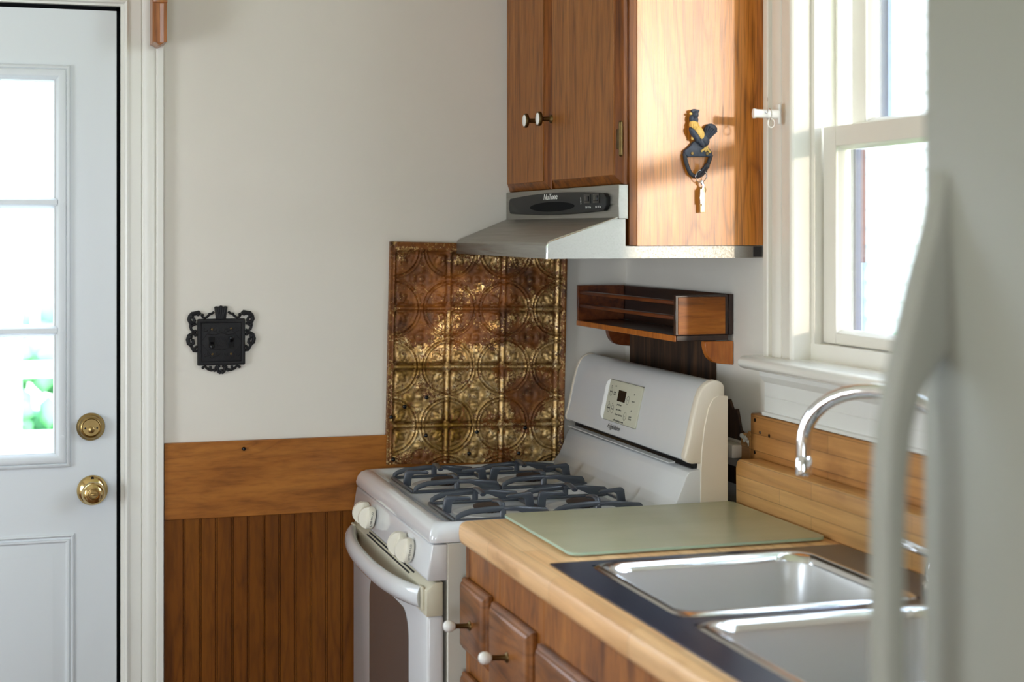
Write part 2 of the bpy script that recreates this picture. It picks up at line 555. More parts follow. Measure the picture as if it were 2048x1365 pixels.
# ------------------------------------------------------------------ door
fnY = lambda u, v, h: (u, -h, v)
D = thing('door_1', 'white back door with glass lites, brass knob and deadbolt', 'door', (-1.63, 0.026, 0.0), kind='structure')
DX0, DX1, DZ1 = -2.048, -1.2305, 1.978
GX0, GX1, GZ0, GZ1 = -1.9, -1.366, 0.985, 1.818
m = MB()
m.box(DX0, GX0, 0.004, 0.048, 0.008, DZ1)
m.box(GX1, DX1, 0.004, 0.048, 0.008, DZ1)
m.box(GX0, GX1, 0.004, 0.048, 0.008, GZ0)
m.box(GX0, GX1, 0.004, 0.048, GZ1, DZ1)
obj('door_slab', m, 'door', D)
m = MB()
frame(m, GX0 - 0.034, GX1 + 0.034, GZ0 - 0.031, GZ1 + 0.033,
      [(0, -0.004), (0, 0.003), (0.003, 0.006), (0.0065, 0.0065), (0.008, 0.004), (0.0095, 0.0065), (0.012, 0.008), (0.022, 0.008), (0.025, 0.006), (0.0355, -0.014), (0.0355, -0.03), (0.02, -0.03)], fnY)
for zc in (1.5454, 1.2593):
    m.prism([(0.018, zc - 0.0142), (0.018, zc + 0.0142), (-0.001, zc + 0.0075), (-0.005, zc + 0.0045), (-0.005, zc - 0.0045), (-0.001, zc - 0.0075)], 'x', GX0, GX1 + 0.006)
for xc in (-1.546, -1.724):
    m.prism([(xc - 0.0142, 0.018), (xc + 0.0142, 0.018), (xc + 0.0075, -0.001), (xc + 0.0045, -0.005), (xc - 0.0045, -0.005), (xc - 0.0075, -0.001)], 'z', GZ0, GZ1)
for zc in (1.777, 1.5454, 1.2593, 1.022):
    m.lathe([(0.0045, 0.0), (0.0045, 0.0012), (0.003, 0.0016), (0.0, 0.0012)], (GX1 + 0.0175, -0.0078, zc), (0, -1, 0), 16)
obj('glazing_frame', m, 'door', D)
for zz in ((0.985, 1.245), (1.2735, 1.5312), (1.5596, 1.818)):
    for xx in ((GX0, -1.738), (-1.71, -1.56), (-1.532, GX1)):
        obj('pane', MB().box(xx[0] - 0.003, xx[1] + 0.003, 0.020, 0.024, zz[0] - 0.003, zz[1] + 0.003), 'glass', D)
m = MB()
frame(m, -1.94, -1.322, 0.16, 0.8035, [(0, -0.005), (0, -0.001), (0.004, 0.0015), (0.008, -0.003), (0.0115, -0.0035), (0.0125, 0.001), (0.016, 0.001), (0.02, -0.0035), (0.022, -0.004), (0.022, -0.006), (0.01, -0.008)], fnY)
L = []
for d, h in [(0.02, -0.0045), (0.040, 0.0005), (0.044, 0.0025), (0.048, 0.003)]:
    L.append([fnY(-1.94 + d, 0.16 + d, h), fnY(-1.322 - d, 0.16 + d, h), fnY(-1.322 - d, 0.8035 - d, h), fnY(-1.94 + d, 0.8035 - d, h)])
m.loft(L, False, True)
obj('lower_panel', m, 'door', D, smooth=25)
# black strip put in to stand for the shade in the door gap
m = MB()
m.box(-1.2300, -1.2225, 0.016, 0.03, 0.0, 1.989)
m.box(DX0, -1.2225, 0.016, 0.03, 1.979, 1.9885)
obj('gap_shade_strip', m, 'mattblack', D)
# deadbolt
db = obj('deadbolt', MB().lathe([(0.031, 0), (0.0315, 0.003), (0.030, 0.007), (0.027, 0.009), (0.0255, 0.0105), (0.0262, 0.014), (0.025, 0.018), (0.0215, 0.021), (0.0205, 0.0215), (0.0195, 0.020), (0.0185, 0.0185), (0, 0.0185)], (-1.287, 0.004, 1.0415), (0, -1, 0), 40), 'brassworn', D)
obj('cylinder_plug', MB().lathe([(0.0078, 0), (0.0078, 0.002), (0.007, 0.0026), (0, 0.0026)], (-1.2868, -0.0143, 1.0365), (0, -1, 0), 24), 'brassworn', db)
obj('keyway', MB().box(-1.2877, -1.2861, -0.0183, -0.0165, 1.0325, 1.0395), 'blackgloss', db)
m = MB()
for dx in (-0.0112, 0.0112):
    m.lathe([(0.0019, 0), (0.0019, 0.001), (0, 0.0012)], (-1.2868 + dx * 1.15, -0.0143, 1.0400), (0, -1, 0), 14)
obj('screw', m, 'blackgloss', db)
# knob
kb = obj('door_knob', MB().lathe([(0.0335, 0), (0.034, 0.002), (0.032, 0.006), (0.024, 0.011), (0.016, 0.014), (0.0135, 0.018), (0.0135, 0.026), (0.0165, 0.031), (0.0225, 0.035), (0.0255, 0.042), (0.0258, 0.048), (0.0245, 0.054), (0.0205, 0.059), (0.0165, 0.0615), (0.0115, 0.0625), (0.0105, 0.0605), (0.0, 0.0605)], (-1.2835, 0.004, 0.8985), (0, -1, 0), 44), 'brass', D)
obj('turn_button', MB().lathe([(0.0092, 0), (0.0092, 0.002), (0.008, 0.003), (0, 0.003)], (-1.2835, -0.0565, 0.8985), (0, -1, 0), 24).box(-1.2902, -1.2768, -0.0645, -0.0585, 0.8962, 0.9008, 0.001), 'brassworn', kb)
obj('rosette_hole', MB().lathe([(0.0035, 0), (0.0035, 0.0015), (0, 0.0016)], (-1.2835, -0.0035, 0.926), (0, -1, 0.35), 14), 'blackgloss', kb)

# door casing and jamb
PROF = [(0, 0), (0, 0.010), (0.002, 0.0145), (0.0055, 0.0165), (0.009, 0.0145), (0.0105, 0.011), (0.012, 0.0105), (0.0365, 0.0115), (0.0375, 0.0085), (0.039, 0.0085), (0.040, 0.012), (0.046, 0.0155), (0.056, 0.0165), (0.064, 0.0150), (0.068, 0.013), (0.0685, 0.011), (0.070, 0.011), (0.0705, 0.0195), (0.073, 0.0215), (0.0845, 0.0215), (0.0865, 0.0195), (0.0865, 0)]
m = MB()
ucasing(m, -2.055, -1.2145, 1.994, 0.0, PROF, fnY)
struct('trim_1', m, 'trim', 'white moulded casing around the back door', 'door casing', smooth=30)
m = MB()
m.box(-1.222, -1.2, 0.0, 0.12, 0, 1.989)
m.box(-2.065, -2.05, 0.0, 0.12, 0, 1.989)
m.box(-2.065, -1.2, 0.0, 0.12, 1.989, 2.0)
m.box(-1.236, -1.222, 0.05, 0.062, 0, 1.989)
m.box(-2.065, -1.222, 0.05, 0.062, 1.975, 1.989)
struct('trim_2', m, 'trim', 'white jamb lining the back door opening', 'door jamb')
struct('trim_3', MB().box(-2.2, -1.05, 0.0, 0.3, -0.06, 0.0), 'trim', 'door threshold below the back door', 'threshold')

# wainscot on the back wall
m = MB()
m.box(-1.126, -0.20, -0.0135, -0.0003, 0.8245, 0.9985, 0.0012, 1)
o = struct('trim_4', m, 'board', 'stained birch board along the top of the back wall panelling', 'wainscot board')
obj('nail', MB().lathe([(0.0045, 0), (0.0045, 0.004), (0.003, 0.006), (0, 0.0065)], (-0.9468, -0.0133, 0.980), (0, -1, 0), 14), 'blackgloss', o, label='dark nail head')
P = [(-1.126, 0.0)]
xb = -1.0838 - 0.0364
pr = [(-1.126, -0.008)]
while xb < -0.23:
    if xb > -1.12:
        for dx in (0.0, 0.0042):
            pr += [(xb + dx - 0.0010, -0.008), (xb + dx - 0.0004, -0.0048), (xb + dx + 0.0006, -0.0048), (xb + dx + 0.0012, -0.008)]
    xb += 0.0364
pr.append((-0.20, -0.008))
m = MB()
m.prism([(-0.20, -0.0003), (-1.126, -0.0003)] + pr, 'z', 0.0, 0.8243)
struct('trim_5', m, 'bead', 'brown stained vertical beadboard panelling left of the range', 'beadboard', smooth=20)

# oak bracket at the head of the door casing
m = MB()
x0, x1 = -1.1588, -1.1282
xm = (x0 + x1) / 2
out = [(x0, 2.2), (x0, 1.9005), (x0 + 0.005, 1.8995), (x0 + 0.010, 1.8965), (xm - 0.0018, 1.8935), (xm + 0.0018, 1.8935), (x1 - 0.010, 1.8965), (x1 - 0.005, 1.8995), (x1, 1.9005), (x1, 2.2)]
m.prism(out, 'y', -0.1, -0.0205, 0.0008, 1)
tb = thing('wooden_bracket', 'small oak bracket with a pointed end hanging over the door casing corner', 'bracket', (xm, -0.06, 1.8935))
obj('bracket_body', m, 'bracketoak', tb)
m = MB()
m.prism([(x0 + 0.006, -0.0995), (xm, -0.1035), (x1 - 0.006, -0.0995)], 'z', 1.8985, 1.985)
m.box(x0 - 0.001, x1 + 0.001, -0.104, -0.03, 1.987, 2.19, 0.002)
obj('bracket_face', m, 'bracketoak', tb)

# ------------------------------------------------------------------ window over the sink
fnX = lambda u, v, h: (-h, u, v)
W = thing('window_1', 'white double-hung window over the sink', 'window', (0.07, (WY0 + WY1) / 2, WZ0), kind='structure')
m = MB()
m.box(0.0, 0.13, WY1, WY1 + 0.02, WZ0, WZ1 + 0.02)
m.box(0.0, 0.13, WY0 - 0.02, WY0, WZ0, WZ1 + 0.02)
m.box(0.0, 0.13, WY0, WY1, WZ1, WZ1 + 0.02)
m.box(0.026, 0.14, WY0, WY1, WZ0, 1.2635)
for s, y in ((1, WY1), (-1, WY0)):
    m.box(0.027, 0.042, y, y - s * 0.013, 1.2635, WZ1)
    m.box(0.0795, 0.084, y, y - s * 0.010, 1.2635, WZ1)
m.box(0.027, 0.042, WY0, WY1, WZ1 - 0.013, WZ1)
obj('jamb', m, 'wtrim', W)
def sash(name, xa, xb, ya, yb, za, zb, st, top, bot, paneoff):
    m = MB()
    m.box(xa, xb, ya, ya + st, za, zb, 0.002, 1)
    m.box(xa, xb, yb - st, yb, za, zb, 0.002, 1)
    m.box(xa, xb, ya + st, yb - st, za, za + bot, 0.002, 1)
    m.box(xa, xb, ya + st, yb - st, zb - top, zb, 0.002, 1)
    # glazing bevel
    frame(m, ya + st - 0.001, yb - st + 0.001, za + bot - 0.001, zb - top + 0.001, [(0, -xa - 0.004), (0.007, -xa - 0.014), (0.007, -xb + 0.008), (0, -xb + 0.003)], fnX)
    s = obj(name, m, 'wtrim', W)
    xc = xa + paneoff
    obj('pane', MB().box(xc, xc + 0.003, ya + st - 0.004, yb - st + 0.004, za + bot - 0.004, zb - top + 0.004), 'glass', s)
    return s
sash('lower_sash', 0.0445, 0.078, WY0 + 0.012, -0.9305, 1.2655, 1.6835, 0.0485, 0.040, 0.022, 0.016)
sash('upper_sash', 0.086, 0.118, WY0 + 0.012, -0.966, 1.650, WZ1 - 0.002, 0.052, 0.040, 0.040, 0.016)
obj('sash_lift', MB().box(0.0475, 0.075, -1.33, -1.36, 1.6838, 1.694, 0.003), 'wtrim', W)
m = MB()
m.box(0.100, 0.112, -0.957, -0.926, 1.2635, 1.640)
obj('storm_frame', m, 'storm', W, label='dark blue storm window stile')
obj('storm_stile', MB().box(0.122, 0.130, -1.040, -1.006, 1.690, 2.3), 'storm2', W)
obj('reveal_strip', MB().box(0.118, 0.128, -0.945, -0.926, 1.42, 1.64), 'rustbrown', W)
# casing, stool, apron
m = MB()
ucasing(m, WY0, WY1 + 0.0, WZ1 + 0.002, 1.2315, [(d * 1.3, h * 1.0) for d, h in PROF], fnX)
struct('trim_6', m, 'wtrim', 'white moulded casing around the sink window', 'window casing', smooth=30)
m = MB()
prof = [(0.045, 1.2050), (0.045, 1.2318), (-0.052, 1.2318), (-0.060, 1.2295), (-0.0655, 1.224), (-0.067, 1.2185), (-0.0655, 1.213), (-0.060, 1.2075), (-0.052, 1.2050)]
m.prism([(x, z) for x, z in prof if x < 0.01] + [(-0.0005, 1.2050), (-0.0005, 1.2318)], 'y', WY0 - 0.14, -0.7795, 0.004, 3)
m.box(-0.002, 0.0262, WY0, WY1, 1.206, 1.2318)
struct('trim_7', m, 'sill', 'thick white rounded stool of the sink window', 'window sill')
m = MB()
m.prism([(-0.001, 1.2049), (-0.026, 1.2049), (-0.026, 1.192), (-0.018, 1.181), (-0.014, 1.178), (-0.014, 1.151), (-0.0125, 1.1495), (-0.014, 1.148), (-0.014, 1.120), (-0.020, 1.1185), (-0.020, 1.1122), (-0.001, 1.1122)], 'y', WY0 - 0.11, -0.796)
struct('trim_8', m, 'apron', 'white painted apron boards under the window stool', 'window apron', smooth=25)

# ================================================================== TIN PANEL
def build_tin():
    x0, x1, z0, z1 = -0.6125, -0.170, 0.925, 1.4515
    pitch = 0.1395
    cx0 = -0.604          # first column seam
    cz0 = 1.434           # first row seam (top)
    nx, nz = 168, 200
    g = lambda d, w: math.exp(-(d / w) ** 2)
    def h(x, z):
        u = (x - cx0) / 0.1375
        v = (cz0 - z) / pitch
        hh = 0.0
        if u < 0 or v < 0 or u > 3.08:
            d = min(abs(u), abs(v), abs(u - 3.08))
            return 0.0025 * g(d - 0.05, 0.04)
        s = (u % 1) * 2 - 1
        t = (v % 1) * 2 - 1
        es, et = 1 - abs(s), 1 - abs(t)
        # seams: a bead between two grooves, plain boss at the crossings
        cross = math.hypot(es, et)
        if cross > 0.16:
            for e in (es, et):
                hh += 0.0036 * g(e, 0.05) - 0.0030 * g(e - 0.095, 0.035)
        else:
            hh += 0.0030 * g(cross, 0.07)
        cs, ct = (1 if s > 0 else -1), (1 if t > 0 else -1)
        dx, dz = s - cs, t - ct
        r = math.hypot(dx, dz)
        hh += 0.0034 * g(r - 0.965, 0.03) - 0.0026 * g(r - 0.91, 0.025) + 0.0028 * g(r - 0.855, 0.03) - 0.0014 * g(r - 0.79, 0.03)
        ang = math.atan2(abs(dz), abs(dx)) - PI / 4
        # a small tulip leaf in each corner, pointing to the tile centre
        px, pz = r * math.cos(ang), r * math.sin(ang)
        q = ((px - 0.44) / 0.20) ** 2 + (pz / 0.10) ** 2
        hh += 0.0030 * math.exp(-q * q) - 0.0024 * g(math.sqrt(q) - 1.3, 0.25)
        for sg in (1, -1):
            aa = 0.75 * sg
            p1 = (px - 0.30) * math.cos(aa) + pz * math.sin(aa)
            p2 = -(px - 0.30) * math.sin(aa) + pz * math.cos(aa)
            q = ((p1 - 0.17) / 0.16) ** 2 + (p2 / 0.06) ** 2
            hh += 0.0026 * math.exp(-q * q) - 0.0012 * g(math.sqrt(q) - 1.35, 0.25)
        # four fleur petals around the centre
        rc = math.hypot(s, t)
        ph = math.atan2(t, s)
        pet = abs(math.cos(2 * ph))
        if rc < 0.62:
            hh += 0.0040 * g(rc - 0.30, 0.09) * pet ** 3 + 0.0032 * g(rc - 0.47, 0.06) * abs(math.sin(2 * ph + PI / 2)) ** 6
            hh += 0.003 * g(rc, 0.09) - 0.0018 * g(rc - 0.16, 0.05)
        return hh
    def blob(x, z, bx, bz, rx, rz):
        q = ((x - bx) / rx) ** 2 + ((z - bz) / rz) ** 2
        return max(0.0, 1.3 - q) if q < 1.3 else 0.0
    BL = [(-0.53, 1.345, 0.085, 0.085, 1.0), (-0.545, 1.25, 0.05, 0.05, .9), (-0.43, 1.375, 0.09, 0.03, .8), (-0.40, 1.29, 0.06, 0.045, .65), (-0.33, 1.33, 0.06, 0.07, .55), (-0.26, 1.36, 0.06, 0.04, .6), (-0.50, 1.425, 0.05, 0.02, .5),
          (-0.40, 1.225, 0.08, 0.03, .6), (-0.27, 1.235, 0.07, 0.035, .65), (-0.265, 1.085, 0.055, 0.055, 1.0), (-0.22, 1.12, 0.05, 0.04, .5), (-0.27, 1.02, 0.03, 0.03, .6), (-0.33, 1.14, 0.03, 0.03, .5), (-0.53, 0.935, 0.08, 0.025, .6), (-0.32, 0.94, 0.06, 0.03, .5), (-0.52, 1.095, 0.03, 0.03, .35), (-0.35, 1.03, .05, .02, .4)]
    YL = [(-0.55, 1.15, 0.08, 0.03), (-0.57, 1.06, 0.03, 0.05), (-0.47, 0.975, 0.06, 0.05), (-0.44, 1.03, 0.07, 0.05), (-0.59, 0.99, 0.02, .05)]
    V, F, C = [], [], []
    for j in range(nz + 1):
        z = z0 + (z1 - z0) * j / nz
        for i in range(nx + 1):
            x = x0 + (x1 - x0) * i / nx
            hh = h(x, z)
            V.append((x, -0.0165 - hh, z))
            nn = mnoise.noise(Vector((x * 22, 1.3, z * 22)))
            n2 = mnoise.noise(Vector((x * 60, 4.3, z * 60)))
            ru = 0.20 + 0.30 * nn + 0.2 * n2 + 0.22 * max(0.0, (z - 1.15) * 4)
            for bx, bz, rx, rz, k in BL:
                ru += k * blob(x + 0.012 * nn, z + 0.012 * n2, bx, bz, rx, rz)
            ye = 0.0
            for bx, bz, rx, rz in YL:
                ye += 0.7 * blob(x, z, bx, bz, rx, rz)
            edge = min(x - x0, x1 - x, z1 - z)
            if edge < 0.012:
                ru += 0.45
            cav = 0.55 + hh / 0.0036 * 0.5
            C.append((min(1, max(0, ru)), min(1, ye), min(1, max(0, cav)), 1.0))
    for j in range(nz):
        for i in range(nx):
            a = j * (nx + 1) + i
            F.append((a, a + 1, a + nx + 2, a + nx + 1))
    n0 = len(V)
    # returned edges and a flat back so the sheet is a thin pan
    bt = [(x0, -0.001, z0), (x1, -0.001, z0), (x1, -0.001, z1), (x0, -0.001, z1)]
    V += bt
    C += [(0.8, 0, 0.5, 1)] * 4
    F.append((n0, n0 + 3, n0 + 2, n0 + 1))
    F.append(tuple(range(nx, -1, -1)) + (n0, n0 + 1))
    F.append(tuple(nz * (nx + 1) + i for i in range(nx + 1)) + (n0 + 2, n0 + 3))
    F.append(tuple(j * (nx + 1) for j in range(nz + 1)) + (n0 + 3, n0))
    F.append(tuple(j * (nx + 1) + nx for j in range(nz, -1, -1)) + (n0 + 1, n0 + 2))
    t = thing('tin_panel', 'rusty gold embossed tin sheet on the wall behind the range', 'wall panel', (-0.39, -0.001, 0.925))
    me = bpy.data.meshes.new('tin_sheet')
    w = Vector((-0.39, -0.001, 0.925))
    me.from_pydata([tuple(Vector(v) - w) for v in V], [], F)
    ca = me.color_attributes.new('rust', 'FLOAT_COLOR', 'POINT')
    for i, c in enumerate(C):
        ca.data[i].color = c
    me.materials.append(MT['tin'])
    me.shade_smooth()
    me.set_sharp_from_angle(angle=math.radians(70))
    o = bpy.data.objects.new('tin_sheet', me)
    COL.objects.link(o)
    _parent(o, t, w)
    for x, z in ((-0.5175, 1.0825), (-0.571, 1.061), (-0.5175, 0.992), (-0.392, 0.998), (-0.41, 0.947), (-0.285, 0.945), (-0.596, 0.936), (-0.603, 1.037), (-0.27, 1.006)):
        obj('nail', MB().lathe([(0.0048, 0), (0.0048, 0.002), (0.003, 0.004), (0, 0.0045)], (x, -0.0175, z), (0, -1, 0), 12), 'blackgloss', t)
    t.rotation_euler = (0, math.radians(1.2), 0)
    return t
build_tin()

# ================================================================== SWITCH PLATE
def build_switch():
    t = thing('light_switch', 'black ornate cast iron double light switch plate on the white wall', 'light switch', (-0.9975, -0.001, 1.17))
    k = 0.109 / 720
    X = lambda cx: -0.9975 + (cx - 610) * k
    Z = lambda cy: 1.2265 - (cy - 722) * k
    m = MB()
    m.box(X(252), X(970), -0.009, -0.0005, Z(1075), Z(370), 0.0025)
    frame(m, X(256), X(966), Z(1070), Z(375), [(0, 0.006), (0.001, 0.0115), (0.004, 0.0130), (0.0075, 0.0115), (0.009, 0.0085), (0.009, 0.006)], fnY)
    obj('plate', m, 'castblack', t)
    # low relief inside the plate
    m = MB()
    rl = random.Random(3)
    for sx in (-1, 1):
        for sy in (-1, 1):
            for q in range(5):
                cx, cy = 610 + sx * (60 + 45 * q), 722 + sy * (175 + 18 * (q % 3))
                m.tube([(X(cx + 34 * math.cos(a) * (1 - a / 9)), -0.0092, Z(cy + 34 * math.sin(a) * (1 - a / 9))) for a in [i * 0.5 for i in range(10)]], 0.0010, 6)
            m.tube([(X(610 + sx * 280), -0.0092, Z(722 + sy * 40)), (X(610 + sx * 165), -0.0092, Z(722 + sy * 190))], 0.0008, 6)
    for i in range(-3, 4):
        m.tube([(X(610 + i * 26 - 40), -0.0091, Z(640)), (X(610 + i * 26 + 30), -0.0091, Z(790))], 0.0008, 6)
    m.tube([(X(410), -0.0092, Z(600)), (X(520), -0.0092, Z(610)), (X(610), -0.0092, Z(580)), (X(700), -0.0092, Z(610)), (X(810), -0.0092, Z(600))], 0.0011, 6)
    m.tube([(X(430), -0.0092, Z(825)), (X(530), -0.0092, Z(825)), (X(610), -0.0092, Z(845)), (X(690), -0.0092, Z(825)), (X(800), -0.0092, Z(815))], 0.0011, 6)
    obj('plate_relief', m, 'castblack', t)
    # crest and scrolls
    m = MB()
    m.prism([(X(530), Z(375)), (X(520), Z(280)), (X(503), Z(190)), (X(535), Z(180)), (X(575), Z(188)), (X(606), Z(165)), (X(640), Z(188)), (X(675), Z(180)), (X(706), Z(185)), (X(690), Z(280)), (X(680), Z(375))], 'y', -0.0095, -0.001, 0.0015)
    for i in range(-2, 3):
        m.tube([(X(606 + i * 14), -0.0095, Z(365)), (X(606 + i * 34), -0.0098, Z(200))], 0.0013, 6)
    def mirror(pts, r):
        for s in (1, -1):
            m.tube([(X(610 + s * (px - 610)), -0.005, Z(py)) for px, py in pts], r, 8)
    mirror([(505, 265), (470, 290), (435, 300), (405, 335), (370, 355), (335, 345), (315, 300)], 0.0028)
    mirror([(300, 300), (270, 270), (225, 285), (180, 290), (145, 330), (130, 380), (150, 420), (185, 425), (215, 395), (195, 350)], [0.004, 0.0048, 0.005, 0.0052, 0.005, 0.0048, 0.0045, 0.004, 0.0036, 0.003])
    mirror([(155, 430), (150, 480), (165, 530), (200, 560), (240, 545)], 0.0032)
    mirror([(240, 440), (200, 455), (165, 480)], 0.003)
    mirror([(235, 590), (180, 590), (130, 620), (112, 680), (125, 740), (160, 760), (195, 735), (190, 690), (160, 680)], [0.003, 0.0042, 0.0046, 0.0046, 0.0046, 0.0044, 0.004, 0.0036, 0.003])
    mirror([(150, 760), (175, 800), (200, 850), (250, 855)], 0.0034)
    mirror([(205, 830), (235, 790), (250, 780)], 0.0028)
    for s in (1, -1):
        for px, py, r in ((435, 300, 24), (330, 310, 24), (170, 330, 34), (150, 640, 34), (225, 610, 26), (265, 300, 28), (160, 470, 24)):
            m.ball((X(610 + s * (px - 610)), -0.006, Z(py)), r * k, n=10)
    obj('crest_scrollwork', m, 'castblack', t)
    m = MB()
    mirror([(335, 1105), (370, 1090), (410, 1130), (460, 1150), (520, 1140), (560, 1110), (590, 1080)], 0.003)
    mirror([(450, 1085), (445, 1140)], 0.0032)
    mirror([(520, 1090), (560, 1125), (560, 1165), (585, 1190), (605, 1170), (600, 1140)], 0.0034)
    for s in (1, -1):
        for px, py, r in ((335, 1108, 22), (510, 1150, 26), (590, 1185, 26)):
            m.ball((X(610 + s * (px - 610)), -0.006, Z(py)), r * k, n=10)
    obj('lower_scrollwork', m, 'castblack', t)
    for cx, up in ((465, -1), (760, 1)):
        m = MB()
        m.box(X(cx - 45), X(cx + 45), -0.0100, -0.0088, Z(805), Z(640), 0.0005, 1)
        s = obj('switch_slot', m, 'blackgloss', t)
        tz = Z(722 - up * 30)
        m = MB()
        m.prism([(-0.0095, tz - 0.0055), (-0.0095, tz + 0.0055), (-0.020, tz + up * 0.006 + 0.0035), (-0.020, tz + up * 0.006 - 0.0035)], 'x', X(cx - 26), X(cx + 26), 0.0008)
        obj('toggle', m, 'blackgloss', s)
    for px, py in ((470, 530), (755, 520), (478, 905), (757, 905)):
        obj('screw', MB().lathe([(0.0028, 0), (0.0026, 0.001), (0, 0.0016)], (X(px), -0.0088, Z(py)), (0, -1, 0), 14), 'brassdark', t)
build_switch()

# ================================================================== WALL CABINET
def knob_white(parent, y, z, x):
    k = obj('knob', MB().lathe([(0.010, 0), (0.009, 0.003), (0.0055, 0.006), (0.005, 0.020), (0.009, 0.0235), (0.0155, 0.0255), (0.0165, 0.0285), (0.0155, 0.0315), (0.0135, 0.0325), (0.0, 0.0325)], (x, y, z), (-1, 0, 0), 28), 'brassdark', parent)
    obj('knob_face', MB().lathe([(0.0132, 0), (0.0132, 0.0010), (0.010, 0.0022), (0, 0.0028)], (x - 0.0322, y, z), (-1, 0, 0), 28), 'porcelain', k, label='white porcelain knob face')

def build_cabinet():
    t = thing('wall_cabinet', 'orange oak wall cabinet above the range hood', 'kitchen cabinet', (-0.15, -0.38, 1.4525))
    ZT = 2.42
    m = MB()
    m.box(-0.275, -0.0005, -0.762, -0.744, 1.4525, ZT)
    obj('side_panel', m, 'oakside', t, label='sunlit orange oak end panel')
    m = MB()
    m.box(-0.293, -0.2752, -0.762, -0.700, 1.4525, ZT, 0.0015, 1)
    m.box(-0.293, -0.2752, -0.050, -0.002, 1.4525, ZT, 0.0015, 1)
    m.box(-0.293, -0.2752, -0.355, -0.310, 1.575, ZT, 0.0015, 1)
    m.box(-0.293, -0.2752, -0.70, -0.05, 1.5745, 1.60, 0.0015, 1)
    m.box(-0.293, -0.2752, -0.70, -0.05, ZT - 0.04, ZT, 0.0015, 1)
    obj('face_frame', m, 'oakedge', t)
    m = MB()
    m.box(-0.275, -0.0005, -0.020, -0.002, 1.4525, ZT)
    m.box(-0.275, -0.0005, -0.744, -0.02, 1.5745, 1.592)
    m.box(-0.275, -0.0005, -0.744, -0.02, ZT - 0.018, ZT)
    m.box(-0.010, -0.0005, -0.744, -0.02, 1.592, ZT - 0.018)
    obj('carcass', m, 'oakedge', t)
    XF = -0.317
    for nm, ya, yb, ky, kz in (('d1', -0.3185, -0.006, -0.262, 1.7315), ('d2', -0.757, -0.3425, -0.357, 1.7295)):
        mm = MB()
        za, zb = 1.5745, 2.36
        L = []
        for d, h in ((0, 0.2935), (0, 0.3020), (0.002, 0.3045), (0.008, 0.3080), (0.014, 0.3125), (0.018, 0.3145)):
            L.append([(-h, ya + d, za + d), (-h, yb - d, za + d), (-h, yb - d, zb - d), (-h, ya + d, zb - d)])
        mm.loft(L, True, True)
        d = obj('door', mm, 'oakedge', t, smooth=20)
        mm = MB()
        q = 0.0185
        mm.box(-0.3165, -0.313, ya + q, yb - q, za + q, zb - q, 0.0008, 1)
        obj('door_panel', mm, 'oakdark', d)
        knob_white(d, ky, kz, -0.3165)
    for zc in (1.664, 2.25):
        m = MB()
        m.box(-0.3125, -0.3065, -0.7605, -0.738, zc - 0.020, zc + 0.020, 0.002)
        m.tube([(-0.3105, -0.7625, zc - 0.030), (-0.3105, -0.7625, zc + 0.030)], 0.0042, 10)
        m.ball((-0.3105, -0.7625, zc + 0.031), 0.0045, n=8)
        m.ball((-0.3105, -0.7625, zc - 0.031), 0.0045, n=8)
        obj('hinge', m, 'brassdark', t)
build_cabinet()

